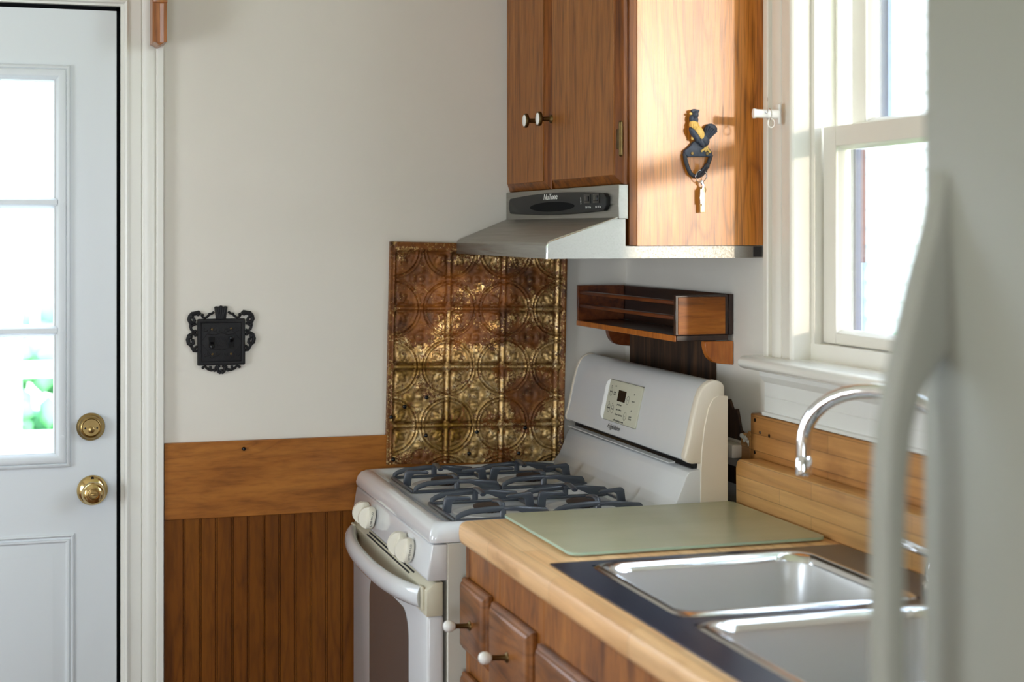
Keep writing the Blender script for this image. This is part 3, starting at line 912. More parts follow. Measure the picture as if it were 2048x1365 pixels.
# ================================================================== RANGE HOOD
def build_hood():
    t = thing('range_hood', 'stainless steel range hood with a black control strip under the cabinet', 'range hood', (-0.23, -0.385, 1.4275))
    YN, YF = -0.7615, -0.016
    def prof(xf):
        return [(-0.004, 1.4275), (xf, 1.4275), (xf, 1.4530), (xf + 0.003, 1.4585), (xf + 0.009, 1.4625), (-0.3165, 1.5085), (-0.30, 1.5095), (-0.30, 1.4515), (-0.004, 1.4515)]
    def loop(y, xf, ins=0.0):
        return [(x, y, z) for x, z in prof(xf)]
    m = MB()
    m.loft([loop(YF, -0.440), loop(YF - 0.02, -0.4415), loop(-0.4, -0.453), loop(YN, -0.4645)])
    # hem along the near end
    n = MB()
    obj('canopy', m, 'hood', t, smooth=25)
    pr = prof(-0.4645)
    n.tube([(x, YN - 0.0008, z) for x, z in pr[1:6]], 0.0016, 8)
    obj('canopy_edge', n, 'rim', t)
    obj('end_cap', MB().box(-0.022, -0.004, YN - 0.0015, YN + 0.002, 1.4295, 1.4505), 'black', t, label='dark end of the near side strip')
    m = MB()
    m.box(-0.3165, -0.296, YF - 0.002, -0.766, 1.5055, 1.5735, 0.0012, 1)
    obj('front_panel', m, 'hood', t)
    # control strip
    m = MB()
    pts = []
    y0, y1 = -0.078, -0.708
    N = 18
    for i in range(N + 1):
        s = i / N
        y = y0 + (y1 - y0) * s
        pts.append((y, 1.5330 - 0.0105 + 0.0 - 0.0055 * (1 - (2 * s - 1) ** 2)))
    top = []
    for i in range(N, -1, -1):
        s = i / N
        y = y0 + (y1 - y0) * s
        top.append((y, 1.5575 + 0.0075 * (1 - (2 * s - 1) ** 2)))
    y1e = y1 - 0.012
    y0e = y0 + 0.008
    poly = pts + [(y1e, 1.532), (y1e, 1.550)] + top + [(y0e, 1.550), (y0e, 1.532)]
    m.prism(poly, 'x', -0.326, -0.316, 0.002)
    cp = obj('control_panel', m, 'charcoal', t)
    el = [(-0.385 + 0.150 * math.cos(2 * PI * i / 40), 1.5345 + 0.0105 * math.sin(2 * PI * i / 40)) for i in range(40)]
    obj('grille', MB().prism(el, 'x', -0.3268, -0.3255), 'mattblack', cp)
    rot = basis((0, -1, 0), (0, 0, 1))
    text('maker_lettering', 'NuTone', 0.0185, (-0.3264, -0.378, 1.5562), rot, 'inkw', cp, 0.2, sx=1.5)
    text('lettering', 'LIGHT', 0.0052, (-0.3264, -0.575, 1.5445), basis((0, 0, 1), (0, 1, 0)), 'inkw', cp)
    text('lettering', 'hi  0  lo', 0.0062, (-0.3264, -0.620, 1.5305), rot, 'inkw', cp, sx=1.6)
    text('lettering', 'hi  0  lo', 0.0062, (-0.3264, -0.678, 1.5305), rot, 'inkw', cp, sx=1.6)
    for yc in (-0.615, -0.668):
        m = MB()
        frame(m, yc - 0.018, yc + 0.018, 1.5385, 1.5575, [(0, 0.3255), (0, 0.3275), (0.004, 0.328), (0.005, 0.3258)], fnX)
        m.box(-0.3295, -0.3255, yc - 0.011, yc + 0.011, 1.5425, 1.5535, 0.0015)
        obj('rocker_switch', m, 'blackgloss', cp)
build_hood()

# ================================================================== ROOSTER KEY HOOK
def hx(c): return -0.1598 + ((c / 5.25 + 1320) - 1381) * 0.00106
def hz(c): return 1.7243 - ((c / 5.25 + 190) - 220) * 0.00100
YS = -0.762
def build_hook():
    t = thing('rooster_key_hook', 'painted metal rooster key hook on the sunlit cabinet side', 'key hook', (hx(380), YS, hz(860)))
    m = MB()
    pl = [(285, 545), (330, 490), (380, 480), (440, 520), (500, 565), (530, 610), (522, 650), (268, 655), (236, 640), (226, 590)]
    m.prism([(hx(a), hz(b)) for a, b in pl], 'y', YS - 0.012, YS - 0.0002, 0.0025, 2)
    obj('back_plate', m, 'roostblack', t)
    m = MB()
    loop = [(236, 620), (248, 690), (272, 770), (300, 830), (335, 855), (375, 860), (420, 840), (455, 800), (485, 735), (510, 670), (522, 630)]
    m.tube([(hx(a), YS - 0.007, hz(b)) for a, b in loop], 0.0042, 10)
    m.tube([(hx(375), YS - 0.008, hz(855)), (hx(400), YS - 0.014, hz(815)), (hx(425), YS - 0.020, hz(775)), (hx(440), YS - 0.023, hz(752))], [0.005, 0.005, 0.0048, 0.0055], 10)
    m.ball((hx(440), YS - 0.023, hz(752)), 0.006, n=10)
    obj('hook_loop', m, 'roostblackloop', t)
    rt = lambda deg: Matrix.Rotation(math.radians(deg), 3, 'Y')
    m = MB()
    m.ball((hx(335), YS - 0.014, hz(215)), (0.0072, 0.008, 0.0085), n=14)          # head
    m.prism([(hx(a), hz(b)) for a, b in ((290, 165), (318, 152), (350, 158), (382, 162), (372, 195), (335, 190), (300, 195))], 'y', YS - 0.017, YS - 0.009, 0.0015)
    m.ball((hx(300), YS - 0.013, hz(255)), (0.005, 0.006, 0.0085), n=12)          # wattle
    m.ball((hx(330), YS - 0.011, hz(275)), (0.0085, 0.009, 0.013), rt(10), n=14)
    # tail plumes
    tp = [(430, 455), (440, 350), (470, 310), (515, 298), (560, 318), (583, 352), (575, 390), (530, 430), (480, 470)]
    m.prism([(hx(a), hz(b)) for a, b in tp], 'y', YS - 0.014, YS - 0.004, 0.003, 2)
    for i in range(5):
        m.tube([(hx(440 + i * 8), YS - 0.0145, hz(445 + i * 6)), (hx(478 + i * 22), YS - 0.015, hz(322 + i * 14))], 0.0022, 6)
    # belly and wing
    m.ball((hx(430), YS - 0.010, hz(465)), (0.012, 0.010, 0.016), rt(-35), n=16)
    m.ball((hx(330), YS - 0.016, hz(430)), (0.007, 0.007, 0.020), rt(-38), n=14)
    m.ball((hx(400), YS - 0.014, hz(500)), (0.006, 0.007, 0.012), rt(-35), n=12)
    for i in range(4):
        m.tube([(hx(285 + i * 12), YS - 0.020, hz(385 + i * 8)), (hx(350 + i * 14), YS - 0.018, hz(470 + i * 12))], 0.0014, 6)
    obj('rooster_body', m, 'roostblack', t)
    m = MB()
    m.ball((hx(325), YS - 0.013, hz(325)), (0.010, 0.009, 0.012), rt(-25), n=14)
    m.ball((hx(372), YS - 0.013, hz(395)), (0.0105, 0.010, 0.019), rt(-32), n=16)
    for i in range(5):
        m.tube([(hx(285 + i * 16), YS - 0.0205, hz(305)), (hx(292 + i * 22), YS - 0.021, hz(350 + i * 6))], 0.0014, 6)
    m.ball((hx(286), YS - 0.015, hz(203)), (0.0035, 0.003, 0.0028), n=8)
    m.ball((hx(308), YS - 0.013, hz(460)), (0.0034, 0.004, 0.004), n=8)
    obj('cape', m, 'roostyellow', t, label='yellow neck and wing feathers')
    m = MB()
    for a, b in (((455, 555), (402, 598)), ((455, 555), (448, 600)), ((455, 555), (500, 608)), ((470, 540), (450, 570))):
        m.tube([(hx(a[0]), YS - 0.014, hz(a[1])), (hx(b[0]), YS - 0.0135, hz(b[1]))], 0.0022, 7)
    obj('foot', m, 'roostyellow', t, label='yellow rooster foot')
    for a in (308, 468):
        obj('screw', MB().lathe([(0.0034, 0), (0.0032, 0.001), (0.0018, 0.0014), (0, 0.001)], (hx(a), YS - 0.012, hz(620)), (0, -1, 0), 14), 'brassdark', t)
    # keys on a ring
    kr = thing('hanging_key_ring', 'keys on a split ring hanging from the rooster hook', 'keys', (hx(400), YS - 0.014, hz(1240)))
    c = (hx(399), YS - 0.0115, hz(858))
    ring = [(c[0] + 0.0118 * math.cos(a), c[1] - 0.003 * math.sin(a) - 0.002, c[2] + 0.0122 * math.sin(a)) for a in [2 * PI * i / 32 for i in range(32)]]
    obj('split_ring', MB().tube(ring, 0.0009, 8, closed=True), 'chrome', kr)
    m = MB()
    m.ball((hx(410), YS - 0.014, hz(925)), (0.004, 0.0022, 0.0055), rt(-20), n=10)
    m.tube([(hx(405), YS - 0.014, hz(910)), (hx(425), YS - 0.0145, hz(955)), (hx(418), YS - 0.014, hz(990))], [0.0016, 0.0026, 0.0022], 8)
    obj('clasp', m, 'chrome', kr)
    m = MB()
    m.box(hx(384), hx(408), YS - 0.0165, YS - 0.0140, hz(1150), hz(990), 0.0008, 1)
    for i in range(4):
        m.box(hx(404), hx(416), YS - 0.0165, YS - 0.0140, hz(1170 - i * 42), hz(1146 - i * 42))
    obj('key', m, 'keysteel', kr)
    m = MB()
    m.box(hx(392), hx(446), YS - 0.0128, YS - 0.0108, hz(1238), hz(1010), 0.0008, 1)
    m.ball((hx(425), YS - 0.0118, hz(1000)), (0.007, 0.0012, 0.008), n=12)
    obj('key', m, 'keybrass', kr, label='pale brass key')
build_hook()

# ================================================================== CURTAIN ROD BRACKET
def build_rod():
    t = thing('curtain_rod_bracket', 'small white curtain rod bracket on the window casing beside the cabinet', 'curtain bracket', (-0.022, -0.872, 1.71))
    m = MB()
    m.box(-0.0265, -0.020, -0.882, -0.866, 1.690, 1.731, 0.003)
    m.lathe([(0.0105, 0), (0.0095, 0.004), (0.0085, 0.012), (0.0085, 0.042), (0.0095, 0.046), (0.0095, 0.050), (0, 0.0505)], (-0.024, -0.874, 1.7105), (-1, 0.18, 0.03), 20)
    obj('arm', m, 'rodwhite', t)
    m = MB()
    m.tube([(-0.050, -0.882, 1.7425), (-0.050, -0.882, 1.715), (-0.0525, -0.8815, 1.7105), (-0.0555, -0.881, 1.714)], 0.0009, 6)
    obj('wire_hook', m, 'chrome', t)
    c = Vector((-0.0450, -0.878, 1.7095))
    obj('ring', MB().tube([tuple(c + Vector((0.0, 0.011 * math.cos(a), 0.011 * math.sin(a)))) for a in [2 * PI * i / 24 for i in range(24)]], 0.0009, 8, closed=True), 'chrome', t)
    c = Vector((-0.0415, -0.880, 1.6925))
    obj('ring', MB().tube([tuple(c + Vector((0.0075 * math.cos(a), 0.001 * math.cos(a), 0.0085 * math.sin(a)))) for a in [2 * PI * i / 24 for i in range(24)]], 0.0009, 8, closed=True), 'rodwhite', t)
build_rod()

# ================================================================== PLANK AND SHELF ON THE RIGHT WALL
m = MB()
for i in range(3):
    ya = -0.062 - 0.1585 * i
    m.box(-0.014, -0.0005, ya - 0.1575, ya, 0.96, 1.2465, 0.001, 1)
o = tag(obj('dark_wall_plank', m, 'plank'), 'dark weathered wood boards on the wall between range and shelf', 'wall board')
m = MB()
pp = [(-0.585, 0.95), (-0.685, 0.95), (-0.685, 1.060), (-0.668, 1.066), (-0.650, 1.108), (-0.630, 1.104), (-0.612, 1.125), (-0.585, 1.118)]
m.prism(pp, 'x', -0.006, -0.0005)
struct('trim_9', m, 'plank', 'ragged dark bare wood patch on the wall beside the range', 'wall board')
m = MB()
m.prism([(-0.687, 0.935), (-0.7435, 0.935), (-0.7435, 1.066), (-0.732, 1.062), (-0.722, 1.070), (-0.71, 1.058), (-0.698, 1.064), (-0.687, 1.056)], 'x', -0.014, -0.0005)
m.box(-0.019, -0.014, -0.743, -0.733, 0.935, 1.060, 0.002)
ws = struct('trim_10', m, 'splashold', 'narrow bare wood strip left of the upper butcher block board', 'wall board')
m = MB()
rr = random.Random(5)
for i in range(9):
    m.ball((-0.016, -0.692 - 0.0048 * i, 1.057 + 0.004 * rr.uniform(-1, 1) - 0.0012 * i), (0.003, 0.0042, 0.0045 * rr.uniform(0.6, 1.2)), n=7)
obj('paint_flake', m, 'paperwhite', ws, label='torn white paint along the top')

def build_shelf():
    t = thing('wall_shelf', 'small dark wooden wall shelf with two front rails above the range', 'shelf', (-0.066, -0.32, 1.198))
    XF, Y0, Y1, Z0, Z1 = -0.134, -0.624, -0.014, 1.2498, 1.3478
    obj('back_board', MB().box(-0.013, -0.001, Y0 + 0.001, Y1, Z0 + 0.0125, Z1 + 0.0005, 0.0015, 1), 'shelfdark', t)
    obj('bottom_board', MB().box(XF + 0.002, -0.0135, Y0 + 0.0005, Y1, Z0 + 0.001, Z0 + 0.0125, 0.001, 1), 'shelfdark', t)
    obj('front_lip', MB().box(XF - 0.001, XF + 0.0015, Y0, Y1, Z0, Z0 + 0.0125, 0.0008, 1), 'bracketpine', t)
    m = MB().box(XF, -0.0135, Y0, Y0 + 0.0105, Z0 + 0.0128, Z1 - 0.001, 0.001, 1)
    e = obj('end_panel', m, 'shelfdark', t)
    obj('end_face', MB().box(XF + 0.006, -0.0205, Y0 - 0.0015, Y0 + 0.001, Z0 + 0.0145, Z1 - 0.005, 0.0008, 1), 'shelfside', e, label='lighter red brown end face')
    obj('end_panel', MB().box(XF, -0.0135, Y1 - 0.0115, Y1, Z0 + 0.0128, Z1, 0.001, 1), 'shelf', t)
    for za in (1.3262, 1.2945):
        obj('front_rail', MB().box(XF + 0.002, XF + 0.020, Y0 + 0.0108, Y1 - 0.0118, za, za + 0.0085, 0.0025, 2), 'shelf', t)
    for yb, mt in ((Y0 + 0.001, 'bracketpine'), (-0.050, 'shelf')):
        pr = [(-0.0015, 1.2490), (-0.066, 1.2490), (-0.066, 1.240), (-0.0635, 1.228), (-0.058, 1.216), (-0.049, 1.207), (-0.038, 1.2025), (-0.026, 1.2005), (-0.0015, 1.1985)]
        obj('bracket', MB().prism(pr, 'y', yb, yb + 0.020, 0.001, 1), mt, t)
build_shelf()

# ================================================================== RANGE
def build_range():
    t = thing('gas_range', 'white gas range with four grey grates against the tin panel', 'range', (-0.39, -0.39, 0.0))
    YN, YF = -0.769, -0.030
    obj('body', MB().box(-0.660, -0.085, YN, YF, 0.03, 0.886, 0.002, 1), 'bodyside', t)
    for x in (-0.62, -0.13):
        for y in (YN + 0.05, YF - 0.05):
            obj('leveling_foot', MB().lathe([(0.018, 0), (0.018, 0.01), (0.010, 0.012), (0.010, 0.035)], (x, y, 0.0), (0, 0, 1), 14), 'black', t)
    # cooktop
    m = MB()
    R = []
    for ins, z, r in ((0.0, 0.888, 0.012), (-0.0015, 0.896, 0.013), (0.002, 0.910, 0.016), (0.008, 0.9195, 0.020), (0.017, 0.9240, 0.024), (0.028, 0.9235, 0.026), (0.038, 0.9195, 0.026), (0.047, 0.9135, 0.026), (0.055, 0.9105, 0.026)):
        R.append((-0.692 + ins, -0.10, YN - 0.002 + ins * 0.9, YF + 0.004 - ins * 0.7, z, r))
    m.rects(R, True, True)
    ct = obj('cooktop', m, 'enamel', t, smooth=50)
    # curved rise at the rear of the cooktop
    m = MB()
    pr = [(-0.245, 0.9112), (-0.222, 0.9150), (-0.203, 0.9260), (-0.190, 0.9420), (-0.180, 0.965), (-0.170, 0.990), (-0.163, 1.000), (-0.150, 1.0035), (-0.135, 1.004), (-0.100, 1.004), (-0.100, 0.9105)]
    m.prism(pr, 'y', YN - 0.0005, YF + 0.002, 0.003, 2)
    obj('rear_riser', m, 'enamelw', t, smooth=50)
    # manifold panel and knobs
    m = MB()
    m.prism([(-0.660, 0.8845), (-0.6875, 0.8845), (-0.6905, 0.881), (-0.7005, 0.821), (-0.6985, 0.8165), (-0.694, 0.8155), (-0.660, 0.8155)], 'y', YN, YF, 0.0025, 2)
    obj('manifold_panel', m, 'enamel', t)
    for y in (-0.196, -0.260, -0.566, -0.632):
        c = (-0.6945, y, 0.848)
        ax = Vector((-1, 0, 0.17)).normalized()
        m = MB()
        m.lathe([(0.0215, 0.004), (0.0235, 0.006), (0.0245, 0.009), (0.0245, 0.017), (0.0230, 0.0195), (0.0150, 0.0215), (0, 0.022)], c, ax, 32)
        # half-moon grip
        up = Vector((0.17, 0, 1)).normalized()
        o_ = Vector(c) + ax * 0.018
        L = []
        for s in (-1, 1):
            lp = []
            for i in range(15):
                a = PI * i / 14
                lp.append(tuple(o_ + up * (0.0235 * math.cos(a)) + ax * (0.020 * math.sin(a)) + Vector((0, 1, 0)) * s * (0.0095 - 0.0045 * math.sin(a))))
            L.append(lp)
        m.loft(L)
        kn = obj('burner_knob', m, 'knobw', t, smooth=35)
        obj('knob_stem', MB().lathe([(0.012, 0), (0.012, 0.007)], c, ax, 16), 'black', kn)
        text('lettering', 'LITE-HI-LO', 0.0055, tuple(Vector(c) + ax * 0.0125 + Vector((0, -0.0246, 0))), basis((0.17, 0, 1), (-1, 0, 0.17)), 'ink', kn, sx=1.2)
    # oven door
    d = obj('oven_door', MB().box(-0.699, -0.666, YN + 0.002, YF - 0.002, 0.19, 0.7485, 0.006, 3), 'enamel', t)
    trm = obj('door_trim', MB().prism([(-0.668, 0.8125), (-0.682, 0.8125), (-0.7005, 0.797), (-0.7005, 0.748), (-0.668, 0.748)], 'y', YN + 0.001, YF - 0.001, 0.002, 2), 'vinyl', d)
    m = MB()
    for k, (ya, yb) in enumerate(((-0.19, -0.63), (-0.19, -0.63), (-0.19, -0.61), (-0.04, -0.755))):
        if k < 3:
            fx = (-0.6865, -0.6920, -0.6975)[k]
            z = 0.8125 - (0.682 + 0.0) * 0 - (abs(fx) - 0.682) / 0.0185 * 0.0155
            m.box(fx - 0.0013, fx + 0.0011, yb, ya, z - 0.0012, z + 0.0014)
        else:
            m.box(-0.6832, -0.6815, yb, ya, 0.8120, 0.8135)
    obj('door_vent', m, 'ink', d)
    m = MB()
    def wl(x, ins):
        y0_, y1_, z0_, z1_, r = -0.612 + ins, -0.225 - ins, 0.37 + ins, 0.722 - ins, 0.055 - ins * .5
        return [(x, a, b) for a, b, _ in rrect(y0_, y1_, z0_, z1_, r, 0, 10)]
    m.loft([wl(-0.6985, 0), wl(-0.7002, 0.001), wl(-0.7002, 0.004)], False, True)
    obj('oven_window', m, 'ovenglass', d)
    # bowed handle
    m = MB()
    N = 36
    L = []
    for i in range(N + 1):
        s = i / N
        y = -0.055 + (-0.735 + 0.055) * s
        q = abs(2 * s - 1)
        bow = 0.037 * (1 - q ** 2.6) ** 0.85
        c = Vector((-0.703 - bow, y, 0.7795 - 0.004 * math.sin(PI * s)))
        hw, hd = 0.0205, 0.0145
        nx = Vector((1, 0, 0))
        dy = -0.68 / N
        sl = 0.037 * 0.85 * (max(1e-4, 1 - q ** 2.6)) ** -0.15 * 2.6 * q ** 1.6 * 2 * (1 if s > 0.5 else -1)
        tn = Vector((sl / 1.0, -0.68, 0)).normalized()
        nn = tn.cross(Vector((0, 0, 1))).normalized()
        L.append([tuple(c + nn * (hd * math.cos(a)) + Vector((0, 0, 1)) * (hw * math.sin(a))) for a in [2 * PI * k / 16 for k in range(16)]])
    m.loft(L)
    hnd = obj('door_handle', m, 'enamel', d)
    obj('handle_mount', MB().box(-0.706, -0.699, -0.752, -0.722, 0.757, 0.802, 0.004), 'vinyl', hnd)
    obj('handle_mount', MB().box(-0.706, -0.699, -0.070, -0.040, 0.757, 0.802, 0.004), 'vinyl', hnd)
    obj('storage_drawer', MB().box(-0.698, -0.666, YN + 0.002, YF - 0.002, 0.05, 0.183, 0.006, 3), 'enamel', t)
    # burners
    B = [(-0.527, -0.228), (-0.327, -0.228), (-0.527, -0.588), (-0.327, -0.588)]
    for bx, by in B:
        m = MB()
        m.lathe([(0.075, 0.0), (0.072, 0.0015), (0.066, 0.0005), (0.052, 0.0008), (0, 0.001)], (bx, by, 0.9103), (0, 0, 1), 36)
        pan = obj('burner_pan', m, 'enamelw', t)
        m = MB()
        m.lathe([(0.024, 0), (0.024, 0.005), (0.027, 0.0055), (0.027, 0.007), (0, 0.007)], (bx, by, 0.911), (0, 0, 1), 28)
        for i in range(20):
            a = 2 * PI * i / 20
            m.box(bx + 0.026 * math.cos(a) - 0.0018, bx + 0.026 * math.cos(a) + 0.0018, by + 0.026 * math.sin(a) - 0.0018, by + 0.026 * math.sin(a) + 0.0018, 0.9115, 0.9180)
        bh = obj('burner_head', m, 'burner', t)
        obj('burner_cap', MB().lathe([(0.0, 0.0), (0.030, 0.0), (0.0325, 0.002), (0.032, 0.005), (0.028, 0.0068), (0, 0.0072)], (bx, by, 0.9180), (0, 0, 1), 36), 'burner', bh)
    # grates
    for bx, by in B:
        m = MB()
        hw, hd = 0.0975, 0.105
        zb, zt = 0.9112, 0.9395
        q = 0.0042
        for s in (-1, 1):
            m.box(bx - hw, bx + hw, by + s * hd - q, by + s * hd + q, zb, zb + 0.006, 0.001, 1)
            m.box(bx + s * hw - q, bx + s * hw + q, by - hd, by + hd, zb, zb + 0.006, 0.001, 1)
        def rail(pts, r=0.0048):
            m.tube(pts, r, 8, flat=1.6)
        for s in (-1, 1):
            yy = by + s * hd
            # long side: leg, arch bar, mid post with a raised finger, sloping web to the far leg
            rail([(bx - hw + 0.004, yy, zb), (bx - hw + 0.006, yy, zt - 0.018), (bx - hw + 0.013, yy, zt - 0.014), (bx - hw + 0.030, yy, zt - 0.009), (bx - 0.02, yy, zt - 0.006), (bx + 0.002, yy, zt - 0.006)], 0.0036)
            rail([(bx, yy, zb), (bx, yy, zt - 0.008), (bx, yy - s * 0.006, zt + 0.002), (bx, by + s * 0.080, zt + 0.004), (bx, by + s * 0.050, zt), (bx, by + s * 0.042, zt - 0.002)], 0.0040)
            m.prism([(bx, zt - 0.010), (bx, zt - 0.002), (bx + 0.03, zt - 0.002), (bx + hw - 0.008, zt - 0.008), (bx + hw - 0.003, zt - 0.014), (bx + hw, zb), (bx + hw - 0.022, zb + 0.003), (bx + hw - 0.040, zt - 0.024), (bx + 0.030, zt - 0.012)], 'y', yy - 0.0035, yy + 0.0035, 0.001, 1)
            xx = bx + s * hw
            # front and rear: a broad upright plate whose bar reaches in over the burner
            m.prism([(xx, zb), (xx - s * 0.004, zt + 0.002), (xx - s * 0.010, zt + 0.007), (xx - s * 0.056, zt + 0.003), (xx - s * 0.060, zt - 0.001), (xx - s * 0.056, zt - 0.004), (xx - s * 0.026, zt - 0.003), (xx - s * 0.020, zt - 0.008), (xx - s * 0.018, zb)], 'y', by - 0.0042, by + 0.0042, 0.0014, 2)
        obj('grate', m, 'iron', t, smooth=45)
    # backguard
    Y1, Y0 = YF + 0.004, YN + 0.022
    def bprof(g=0.0):
        return [(-0.086, 1.0185 - g), (-0.086, 1.168 + g), (-0.092, 1.176 + g), (-0.103, 1.1805 + g), (-0.115, 1.1795 + g), (-0.126, 1.1735 + g), (-0.135 - g, 1.1625 + g), (-0.1425 - g, 1.146), (-0.1495 - g, 1.120), (-0.1565 - g, 1.088), (-0.1635 - g, 1.055), (-0.1705 - g, 1.032), (-0.169 - g, 1.0235), (-0.160, 1.0185 - g)]
    bg = obj('backguard', MB().prism(bprof(), 'y', Y0, Y1), 'enamelw', t, smooth=50)
    m = MB()
    m.prism([p for p in bprof(0.002)], 'y', YN - 0.001, YN + 0.0225, 0.006, 3)
    obj('end_cap', m, 'bisque', bg, label='cream plastic end cap')
    m = MB()
    m.prism(bprof(0.002), 'y', Y1 - 0.001, Y1 + 0.012, 0.004, 2)
    obj('end_cap', m, 'bisque', bg)
    m = MB()
    m.prism([(-0.080, 0.90), (-0.080, 1.150), (-0.100, 1.152), (-0.112, 1.146), (-0.122, 1.128), (-0.131, 1.090), (-0.137, 1.040), (-0.139, 1.0), (-0.139, 0.90)], 'y', YN - 0.0035, YN + 0.018, 0.001, 1)
    obj('rear_post', m, 'bisque', bg)
    obj('vent_slot', MB().box(-0.150, -0.09, YN + 0.02, YF, 1.0045, 1.0182), 'blackgloss', bg, label='black vent gap below the backguard')
    m = MB()
    m.prism([(-0.162, 1.0075), (-0.176, 1.0085), (-0.176, 1.0105), (-0.162, 1.0115)], 'y', YN + 0.075, YF - 0.02)
    obj('vent_lip', m, 'enamelw', bg)
    # control panel on the sloping face
    a0, a1 = Vector((-0.1645, 0, 1.0515)), Vector((-0.1445, 0, 1.1415))
    upv = (a1 - a0).normalized()
    nrm = Vector((-upv.z, 0, upv.x))
    H = (a1 - a0).length
    def pp(y, v, h):
        return tuple(a0 + upv * v + nrm * h + Vector((0, y, 0)))
    YA, YB = -0.276, -0.480
    m = MB()
    L = []
    for ins, h in ((0.0, -0.004), (0.0, 0.0025), (0.001, 0.0032), (0.002, 0.0035)):
        L.append([pp(a, b, h) for a, b, _ in rrect(YB + ins, YA - ins, ins, H - ins, 0.006, 0)])
    m.loft(L, True, True)
    cp = obj('control_panel', m, 'panelgrey', bg)
    L = []
    for y, o in ((YA - 0.001, 0.0040), (YA + 0.007, 0.0075), (YA + 0.015, 0.0065), (YA + 0.021, -0.002)):
        mid = H / 2
        e = 1 - (y - YA) / 0.03
        L.append([pp(y, mid - mid * e ** 0.6, o), pp(y, mid + mid * e ** 0.6, o), pp(y, mid + mid * e ** 0.6, o - 0.008), pp(y, mid - mid * e ** 0.6, o - 0.008)])
    m = MB()
    m.loft(L)
    obj('panel_end', m, 'rodwhite', cp)
    m = MB()
    for (ya, yb, va, vb) in ((YA, YB, H - 0.0006, H + 0.0002), (YA, YB, -0.0002, 0.0006)):
        m.loft([[pp(ya, va, 0.0036), pp(yb, va, 0.0036), pp(yb, vb, 0.0036), pp(ya, vb, 0.0036)], [pp(ya, va, 0.0002), pp(yb, va, 0.0002), pp(yb, vb, 0.0002), pp(ya, vb, 0.0002)]])
    obj('panel_seam', m, 'inkgrey', cp)
    def pxl(cx, cy):
        # panel layout in fractions: across (0 left .. 1 right) and up
        return YA + (YB - YA) * cx, H * cy
    def rect_on(y0, y1, v0, v1, h0, h1):
        return [[pp(y0, v0, h0), pp(y1, v0, h0), pp(y1, v1, h0), pp(y0, v1, h0)], [pp(y0, v0, h1), pp(y1, v0, h1), pp(y1, v1, h1), pp(y0, v1, h1)]]
    ya, va = pxl(0.33, 0.52)
    yb, vb = pxl(0.56, 0.79)
    obj('clock_display', MB().loft(rect_on(ya, yb, va, vb, 0.0030, 0.0042)), 'blackgloss', cp)
    trot = basis((0, -1, 0), upv)
    for cx, cy in ((0.10, 0.70), (0.12, 0.30), (0.235, 0.295), (0.64, 0.60), (0.645, 0.21)):
        y, v = pxl(cx, cy)
        ring = [pp(y + 0.0075 * math.cos(a), v + 0.0095 * math.sin(a), 0.0037) for a in [2 * PI * i / 20 for i in range(20)]]
        obj('key_outline', MB().tube(ring, 0.0005, 5, closed=True), 'inkgrey', cp)
    for cx, cy in ((0.09, 0.84), (0.10, 0.44), (0.215, 0.43), (0.80, 0.77), (0.80, 0.38)):
        y, v = pxl(cx, cy)
        obj('indicator_lamp', MB().lathe([(0.0016, 0), (0.0016, 0.0006), (0, 0.0006)], pp(y, v, 0.0034), nrm, 10), 'ink', cp)
    for body, cx, cy, sz in (('BAKE', 0.10, 0.70, .0048), ('OVEN\nLIGHT', 0.215, 0.68, .0042), ('ON', 0.215, 0.86, .004), ('BROIL', 0.12, 0.30, .0045), ('CLEAN', 0.235, 0.295, .0042), ('+', 0.64, 0.60, .009), ('-', 0.645, 0.21, .009),
                             ('CLOCK', 0.80, 0.60, .0045), ('STOP\nCLEAR', 0.80, 0.20, .0050), ('preheat', 0.42, 0.44, .0062), ('on / time', 0.43, 0.32, .0062), ('door locked', 0.455, 0.20, .0062), ('self cleaning oven', 0.475, 0.055, .0062)):
        y, v = pxl(cx, cy)
        text('lettering', body, sz, pp(y, v, 0.0036), trot, 'ink', cp, sx=1.5 if cy < 0.5 and cx > 0.3 and cx < 0.6 else 1.2)
    text('maker_lettering', 'Frigidaire', 0.0150, (-0.1708, -0.353, 1.0410), basis((0, -1, 0), (0.28, 0, 1)), 'ink', bg, 0.5, sx=1.4, offset=-0.00012)
    # the range stands very slightly turned from the wall
    t.rotation_euler = (0, 0, math.radians(-0.8))
build_range()

# outlet box behind the range
m = MB()
m.box(-0.036, -0.0065, -0.690, -0.605, 1.010, 1.0385, 0.004, 2)
m.box(-0.0062, -0.0005, -0.700, -0.60, 0.985, 1.046, 0.002, 1)
tag(obj('outlet_box', m, 'bisque'), 'small beige outlet box tucked between range and backsplash', 'outlet')

